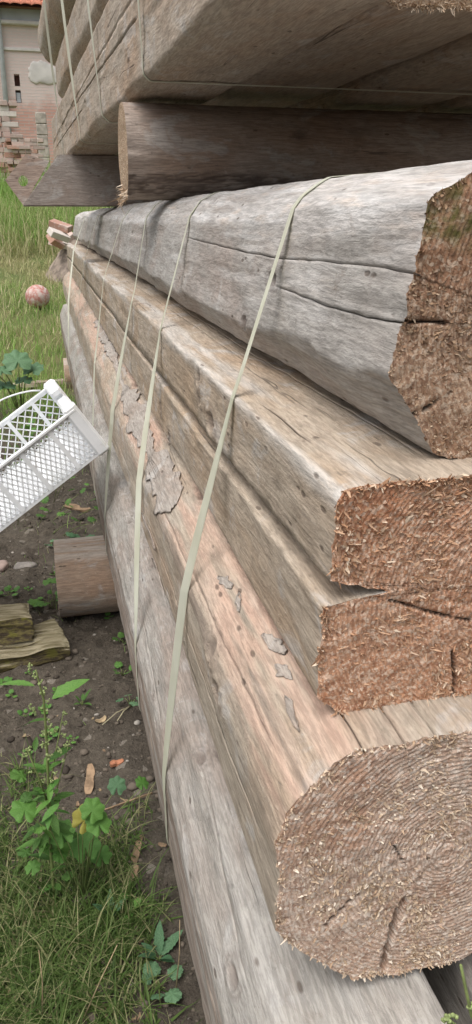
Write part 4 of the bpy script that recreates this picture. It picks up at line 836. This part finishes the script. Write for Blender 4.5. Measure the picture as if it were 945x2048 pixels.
rosette('bluish leaf rosette by bottom log at the edge of the grass mat', 318, 1905, 6, .055, 'lance', L_BL, 3, (.5, 1.2), .006, .012)
rosette('small bluish seedling below the bluish rosette, by the bottom log', 322, 1965, 5, .038, 'ovate', L_BL, 4, (.1, .7), .012, .012)
rosette('round leaved seedling in the grass mat', 255, 1820, 4, .022, 'round', L_LT, 5, (.0, .5), .012, .02); rosette('narrow leaved sprout in the grass mat', 222, 1830, 5, .05, 'lance', L_BL, 6, (.5, 1.3), .006, .01)
rosette('tall round leaved seedling in front of the bearer end', 108, 1215, 5, .05, 'kidney', L_LT, 7, (-.1, .35), .035, .085); rosette('low seedling clump at the foot of the bearer', 98, 1205, 6, .03, 'ovate', L_LT, 8, (0, .6), .02, .02)
rosette('low sprout on bare soil left of the bearer', 20, 1200, 5, .03, 'ovate', L_LT, 9, (.1, .6), .012, .015); rosette('rosette of round leaves on soil behind the bearer', 160, 1085, 6, .055, 'ovate', L_BL, 10, (.1, .5), .02, .03); rosette('tiny sprout behind the crate shadow near bearer', 102, 1088, 4, .03, 'ovate', L_BL, 11, (.1, .5), .01, .02)
rosette('small sprout on bare soil between weed and bottom log', 165, 1410, 5, .035, 'lance', L_DK, 12, (.3, 1), .005, .012); rosette('seedling close to the bottom log beyond the bearer shade', 246, 1350, 5, .032, 'ovate', L_LT, 13, (.1, .7), .012, .02); rosette('sprout in the shade at the foot of the bottom log', 248, 1285, 4, .03, 'ovate', L_DK, 14, (.1, .7), .01, .02)
wl_ = rosette('wilted pale seedling with long bare stalks by the bottom log', 262, 1415, 4, .036, 'ovate', L_BL, 15, (-.6, .1), .014, .035)
for (x, y) in ((205, 1448), (235, 1440)): q = atZ(x, y, .012); stem([np.array([0, 0, .004]), np.array([(q[0]-wl_.location[0])*.5, (q[1]-wl_.location[1])*.5, .014]), np.array([q[0]-wl_.location[0], q[1]-wl_.location[1], .008])], .0016, .0014, wl_, 'bare_stalk', plain_mat('stalk_pale', (.38, .34, .22), .7))
for k in range(18):
    x, y = random.uniform(5, 235), random.uniform(1090, 1520); rosette('tiny green sprout on the bare soil', x, y, random.randint(3, 5), random.uniform(.012, .022), random.choice(['ovate', 'round']), L_LT, 100+k, (.1, .7), .006, .008, group='tiny sprouts on the bare soil', name='sprout')
# dry grass stalks in the mat
for k, (x0, y0, x1, y1) in enumerate(((85, 2045, 78, 1900), (160, 2040, 235, 1890), (350, 1980, 360, 1840))):
    a = atZ(x0, y0, 0); b = atY(x1, y1, a[1]+.02); r = empty('dry_stalk', (a[0], a[1], float(gz(a[0], a[1])))); tag(r, ('straw stalk standing in the grass mat', 'slanting straw stalk in the grass mat', 'fine grass stalk leaning at the bottom log')[k], 'stalk'); d = b-np.array(r.location); stem([np.zeros(3)-[0, 0, .005], d*.5+[.004, 0, .01], d], .0014, .0007, r, mat=DRYL)
# weed at the right, below the tan log end
wr, rx, ry, rz = plant('flowering_stem', 'thin weed stem with a pale flower head in front of the shaded log', 930, 2046)
zz1 = .30; q1 = atY(938, 1960, .62); 
base_ = np.array([.41, .40, 0]); wr.location = (base_[0], base_[1], float(gz(base_[0], base_[1])))
pa = atY(943, 2030, .40)-np.array(wr.location); pb = atY(922, 1930, .40)-np.array(wr.location)
stem([np.zeros(3), np.array([.0, 0, pa[2]*.6]), pa, pb], .002, .0012, wr)
def cluster2(p, s):
    mb = MB()
    for _ in range(12): mb.add(IV*s*rgp.uniform(.2, .34)+rgp.normal(0, s*.36, 3), IF)
    o = mb.build('flower_cluster', BUD, wr, smooth=True); o.location = p
cluster2(pa+np.array([.002, 0, .008]), .008); pc = atY(894, 2036, .40)-np.array(wr.location); stem([np.array([0, 0, pa[2]*.5]), pc*np.array([.6, .6, .9]), pc], .0013, .001, wr, 'branch'); cluster2(pc, .008)
# pumpkin-like leaves behind the crate
bg, bx_, by_, bz_ = plant('broad_leaf_plant', 'plant with big round blue green leaves behind the crate', 45, 800)
by2 = 5.0; bg.location = (float(atY(40, 800, by2)[0]), by2, float(gz(-.2, by2)))
for (x, y, sz, az, pt) in ((38, 722, .17, .3, .7), (60, 738, .13, -.9, .5), (10, 740, .13, .9, .4), (12, 770, .16, .6, .2), (-20, 730, .16, 1.5, .5), (45, 760, .11, -.4, .3)):
    q = atY(x, y, by2+random.uniform(-.06, .06))-np.array(bg.location); leaf('kidney', q-np.array([0, .4*sz*math.cos(pt), .4*sz*math.sin(pt)]), sz, az*.5, pt, L_BL, bg); stem([np.array([0, 0, -.01]), q*np.array([.5, .5, .7]), q-np.array([0, .02, .01])], .004, .003, bg, 'leaf_stalk')
def bushy(label, x, Y, n, seed, w=.3, h=.12, mat=None, sz=.05):
    rg_ = np.random.default_rng(seed); X_ = float(atY(x, 700, Y)[0]); r = empty('nettle_clump', (X_, Y, float(gz(X_, Y)))); tag(r, label, 'plant', 'leafy clumps behind the crate')
    for k in range(n):
        p = np.array([rg_.normal(0, w*.5), rg_.normal(0, w*.4), rg_.uniform(.2, 1)*h]); leaf('ovate', p, sz*rg_.uniform(.6, 1.2), rg_.uniform(0, 6.3), rg_.uniform(0, .8), mat or L_LT, r)
        if k % 4 == 0: stem([np.array([p[0]*.6, p[1]*.6, -.01]), p*np.array([.8, .8, .6]), p], .0016, .001, r)
bushy('leafy green clump directly behind the crate', 50, 3.6, 60, 1, .34, .14); bushy('leafy clump against the stack behind the crate', 95, 4.4, 50, 2, .3, .18); bushy('low leafy clump on the soil edge behind the crate', -20, 3.3, 50, 3, .35, .12, L_DK)
# ------------------------------------------------------------------ worn ball in the grass
V, Fc = ico(4); th = np.arctan2(V[:, 1], V[:, 0]); groove = np.exp(-(np.minimum(np.abs(V[:, 0]), np.minimum(np.abs(V[:, 2]), np.abs(V[:, 0]**2-.35+V[:, 2]*.4)))/.02)**2)
Vb_ = V*(1-.012*groove[:, None]+.02*noise(V[:, 0]*2, V[:, 1]*2, V[:, 2]*2, 3)[:, None])*np.array([1, 1, .97])*.125
t = NT('worn_ball', .7); f = t.noise((22, 22, 22), 5, .7); col = t.mix(t.rng(f, .4, .62), (.42, .17, .14), (.55, .45, .41)); t.out(col, t.bump(f, .4, .004))
pb_ = atY(75, 585, 8.5); bo = mesh_obj('ball', Vb_, Fc, t.m); bo.location = (pb_[0], 8.5, float(gz(pb_[0], 8.5))+.118); tag(bo, 'worn pink and white ball lying in the yellowish grass', 'ball')
# ------------------------------------------------------------------ bricks: rubble by the stack, brick stack on the bank
def brick_mat(name, c): 
    t = NT(name, .9); f = t.noise((14, 14, 14), 4, .65); oi = t.n('ShaderNodeObjectInfo').outputs['Random']
    col = t.mix(oi, tuple(q*.8 for q in c), tuple(min(.8, q*1.2) for q in c)); col = t.mix(t.rng(f, .5, .65, 0, .7), col, (.52, .46, .41)); return t.out(col, t.bump(f, .5, .006))
BR_PINK = brick_mat('brick_pink', (.50, .38, .33)); BR_RED = brick_mat('brick_red', (.44, .26, .20)); BR_WHITE = brick_mat('brick_limed', (.58, .53, .48))
mb = MB(); mb.box((0, 0, 0), (.125, .06, .0325), bev=.004); bo_ = mb.build('brick', BR_PINK); bricks = {}
for m in (BR_PINK, BR_RED, BR_WHITE): d = bo_.data.copy(); d.materials.clear(); d.materials.append(m); bricks[m.name] = d
bpy.data.objects.remove(bo_)
def brick(parent, p, rz, m, sc=(1, 1, 1), rx=0.0, ry=0.0):
    o = bpy.data.objects.new('brick', bricks[m.name]); COL.objects.link(o); o.parent = parent; o.location = p; o.rotation_euler = (rx, ry, rz); o.scale = sc; return o
rgb = np.random.default_rng(4)
def stack(label, x0, x1, Y, z_top, rows_y, seed, scl=1.15, loose=0):
    a, b = atY(x0, 300, Y)[0], atY(x1, 300, Y)[0]; g0 = float(gz((a+b)/2, Y)); r = empty('brick_stack', ((a+b)/2, Y, g0)); tag(r, label, 'bricks'); n = int((z_top-g0)/(.10*scl*.72)); ch = (z_top-g0)/n
    for k in range(n):
        Lx = .27*scl; nb = max(1, int(round((b-a)/Lx))); offx = (k % 2)*Lx/2
        for i in range(nb+1):
            x_ = -(b-a)/2 + i*Lx + offx - Lx/2
            if x_ > (b-a)/2 or rgb.uniform() < loose*(k/n): continue
            for d in range(rows_y):
                hd = (k % 3 == 2)
                if hd: 
                    for hh in (-.25, .25): brick(r, (x_+hh*Lx, d*.13*scl+.07+rgb.uniform(-.02, .02), (k+.5)*ch), math.pi/2+rgb.normal(0, .04), (BR_PINK, BR_RED, BR_WHITE, BR_PINK)[rgb.integers(0, 4)], (scl, scl, ch/.067))
                    break
                brick(r, (x_+rgb.normal(0, .012), d*.14*scl+rgb.uniform(-.025, .025), (k+.5)*ch), rgb.normal(0, .03), (BR_PINK, BR_PINK, BR_WHITE, BR_RED)[rgb.integers(0, 4)], (scl, scl, ch/.067))
    return r
stack('tall stack of pale pink reused bricks on the grassy bank', -45, 38, 16.2, 3.22, 1, 1, loose=.03); stack('low stack of small bricks beside the tall brick stack', 38, 78, 16.0, 2.66, 1, 2, scl=.85, loose=.12)
for k, (x, y, rz, m, rx) in enumerate(((118, 470, .6, BR_WHITE, .5), (122, 452, -.5, BR_RED, .2), (112, 482, 1.0, BR_RED, .9), (126, 488, .2, BR_WHITE, .3), (130, 470, -.9, BR_PINK, .7), (120, 490, .4, BR_PINK, .1))):
    q = atY(x, y, 9.6+.12*k); r = empty('loose_brick', (q[0], q[1], q[2])); gzv = float(gz(q[0], q[1])); o = brick(r, (0, 0, 0), rz, m, (1, 1, 1.1), rx, .3); o.name = 'brick_body'
    tag(r, ('pale limed brick tilted on the rubble heap, beside a red one', 'reddish brick on top of the rubble heap', 'reddish brick standing steeply on the rubble heap', 'limed brick low in the rubble heap next to the log ends', 'pink brick leaning high in the rubble heap by the log ends', 'pink brick lying flat at the foot of the rubble heap')[k], 'brick', 'rubble bricks beyond the lower stack')
# rubble heap under them
hx, hy = float(atY(125, 480, 10.0)[0])+.25, 10.1; an = np.linspace(0, 2*math.pi, 40, endpoint=False); rows = []
for f in np.linspace(1, .02, 14): xx = hx+.5*f*np.cos(an); yy = hy+.5*f*np.sin(an); rows.append(np.stack([xx, yy, gz(xx, yy)-.02+.5*(1-f**1.6)*(1+.15*noise(xx*6, yy*6, 0, 5))], -1))
V = np.concatenate(rows); c_ = np.array([hx, hy, float(gz(hx, hy))]); o = mesh_obj('rubble_heap', V-c_, grid_faces(14, 40, True).tolist()+[list(range(13*40, 14*40))], plain_mat('rubble', (.27, .22, .18), .95, .4, 14, 1.0)); o.location = c_; tag(o, 'heap of rubble and soil beyond the far end of the stack', 'rubble')
# ------------------------------------------------------------------ brick building behind
bl = empty('brick_building', (0, 25, 1.7)); tag(bl, 'old brick building with tiled roof and broken plaster behind the yard', 'building')
t = NT('old_brick_wall', .92); br = t.n('ShaderNodeTexBrick'); mp = t.n('ShaderNodeMapping'); t.l(t.obj(), mp.inputs[0]); mp.inputs['Rotation'].default_value = (math.pi/2, 0, 0); t.l(mp.outputs[0], br.inputs[0])
br.inputs['Scale'].default_value = 1.0; br.inputs['Brick Width'].default_value = .26; br.inputs['Row Height'].default_value = .078; br.inputs['Mortar Size'].default_value = .010; br.inputs['Color1'].default_value = (.50, .25, .19, 1); br.inputs['Color2'].default_value = (.60, .35, .28, 1); br.inputs['Mortar'].default_value = (.42, .34, .29, 1); br.inputs['Bias'].default_value = -.1
nb_ = t.noise((1.3, 1.3, 1.3), 5, .65); sx = t.n('ShaderNodeSeparateXYZ'); t.l(t.obj(), sx.inputs[0])
lime = t.math('ADD', t.rng(sx.outputs['Z'], 1.9, 3.3, 0, .42), t.math('MULTIPLY', nb_, .7)); col = t.mix(t.rng(lime, .42, .66, .15, .72), br.outputs['Color'], (.72, .65, .61))
t.out(col, t.bump(t.math('ADD', br.outputs['Fac'], t.math('MULTIPLY', nb_, -.6)), .5, .02)); BW = t.m
PL = plain_mat('lime_plaster', (.66, .63, .59), .9, .12, 3, .6); PLB = plain_mat('plaster_grey_blue', (.42, .45, .47), .9, .12, 2, .4); TILE = plain_mat('roof_tile', (.42, .16, .10), .85, .3, 8, .4); DKW = plain_mat('dark_recess', (.22, .13, .11), .9); PIPE = plain_mat('zinc_pipe', (.48, .51, .52), .5, .1, 5, .1); CONC = plain_mat('concrete_block', (.40, .36, .31), .9, .25, 9, .7)
def wpt(x, y, Y=25.0): q = atY(x, y, Y); return q[0], q[2]-1.7
mb = MB()
# wall with two real openings (built round them)
ox0, ozt = wpt(28, 148); ox1, ozb = wpt(44, 206); _, ozm1 = wpt(28, 172); _, ozm0 = wpt(28, 180)
zt = wpt(0, 47)[1]
for (x0, x1, z0, z1) in ((-9, ox0, -.6, zt), (ox1, 9, -.6, zt), (ox0, ox1, -.6, ozb), (ox0, ox1, ozt, zt), (ox0, ox1, ozm0, ozm1)): mb.box(((x0+x1)/2, .2, (z0+z1)/2), ((x1-x0)/2, .2, (z1-z0)/2))
mb.build('wall', BW, bl); mb = MB(); mb.box(((ox0+ox1)/2, .36, (ozt+ozb)/2), ((ox1-ox0)/2+.02, .03, (ozt-ozb)/2+.02)); mb.build('recess_back', DKW, bl)
for k in range(5): mb = MB(); z_ = ozb+.05+(ozm0-ozb-.05)*k/6; mb.box(((ox0+ox1)/2, .1, z_), ((ox1-ox0)/2-.01, .05, .035), bev=.01); mb.build('louvre_slat', PLB, bl)
ze = wpt(0, 9)[1]; mb = MB(); mb.box((0, .16, (zt+ze)/2), (9, .24, (ze-zt)/2-.004), bev=.02); mb.build('plaster_band', PLB, bl)
mb = MB(); mb.box((0, .12, zt+.03), (9, .26, .05), bev=.02); mb.build('cornice', PL, bl)
zc = wpt(0, 97)[1]; mb = MB(); mb.box((0, -.0, zc), (9, .05, .04), bev=.01); mb.build('string_course', PL, bl)
# ragged plaster patch, a low relief on the wall
pc_ = np.array(wpt(83, 146)); an = np.linspace(0, 2*math.pi, 60, endpoint=False); R_ = (.37+.085*noise(np.cos(an)*1.1+3, np.sin(an)*1.1, 0, 7)+.03*noise(np.cos(an)*5, np.sin(an)*5, 0, 2)+.014*noise(np.cos(an)*14, np.sin(an)*14, 0, 2)); rows = []
for f, y_ in ((1, .0), (.99, -.02), (.9, -.035), (.6, -.04), (.3, -.045), (.05, -.04)): rows.append(np.stack([pc_[0]+f*R_*np.cos(an)*1.15, y_-.008*noise(np.cos(an)*f*2, np.sin(an)*f*2, 0, 6)*(f < .98), pc_[1]+f*R_*np.sin(an)*.85], -1))
mesh_obj('plaster_patch', np.concatenate(rows), grid_faces(6, 60, True).tolist()+[list(range(300, 360))], PL, bl)
# roof: tiles laid in overlapping rows
zr = ze; 
rf = MB(); rf.box((0, 1.55, zr+.84), (9, 1.9, .03), M=np.array([[1, 0, 0], [0, math.cos(.5), -math.sin(.5)], [0, math.sin(.5), math.cos(.5)]])); ro = rf.build('roof', DKW, bl)
s_ = np.linspace(-.5, .5, 7); tv = np.concatenate([np.stack([s_*.30, np.full(7, y_), .035*np.cos(s_*math.pi*1.0)+y_*.0+.012*q], -1) for q in (0, 1) for y_ in (-.22, .22)]); n7 = 7
tf = grid_faces(2, 7).tolist()+[[i+14 for i in f][::-1] for f in grid_faces(2, 7).tolist()]+[[i, i+14, i+15, i+1] for i in range(6)]+[[i+7, i+8, i+22, i+21] for i in range(6)]+[[0, 7, 21, 14], [6, 20, 27, 13]]
to = mesh_obj('roof_tile', tv, tf, TILE); td = to.data; bpy.data.objects.remove(to)
for rr_ in range(4):
    for i in range(30):
        x_ = -3.6+i*.27+(rr_ % 2)*.1; yy_ = -.32+rr_*.34; o = bpy.data.objects.new('roof_tile', td); COL.objects.link(o); o.parent = ro; o.location = (x_, yy_, zr+.02+(yy_+.32)*math.tan(.5)+.02*(rr_ % 2)); o.rotation_euler = (.5, random.gauss(0, .03), random.gauss(0, .02))
px0 = wpt(3, 100)[0]; V_, F_ = tube([(px0, -.12, -.4), (px0, -.12, zt), (px0, -.25, ze)], .07, 10); mesh_obj('drain_pipe', V_, F_, PIPE, bl)
# concrete block pier in front of the wall
cx0, cz1 = wpt(70, 226, 22); cx1, cz0 = wpt(97, 290, 22); pr = empty('block_pier', ((cx0+cx1)/2, 22, float(gz(0, 22)))); tag(pr, 'pale concrete block pier in front of the brick building', 'pier'); top_ = cz1+1.7-pr.location[2]; nb = 7; hb = top_/nb
for k in range(nb): mb = MB(); mb.box((.01*(k % 2), 0, hb*(k+.5)), ((cx1-cx0)/2, .2, hb/2-.004), bev=.015); mb.build('block', CONC, pr)
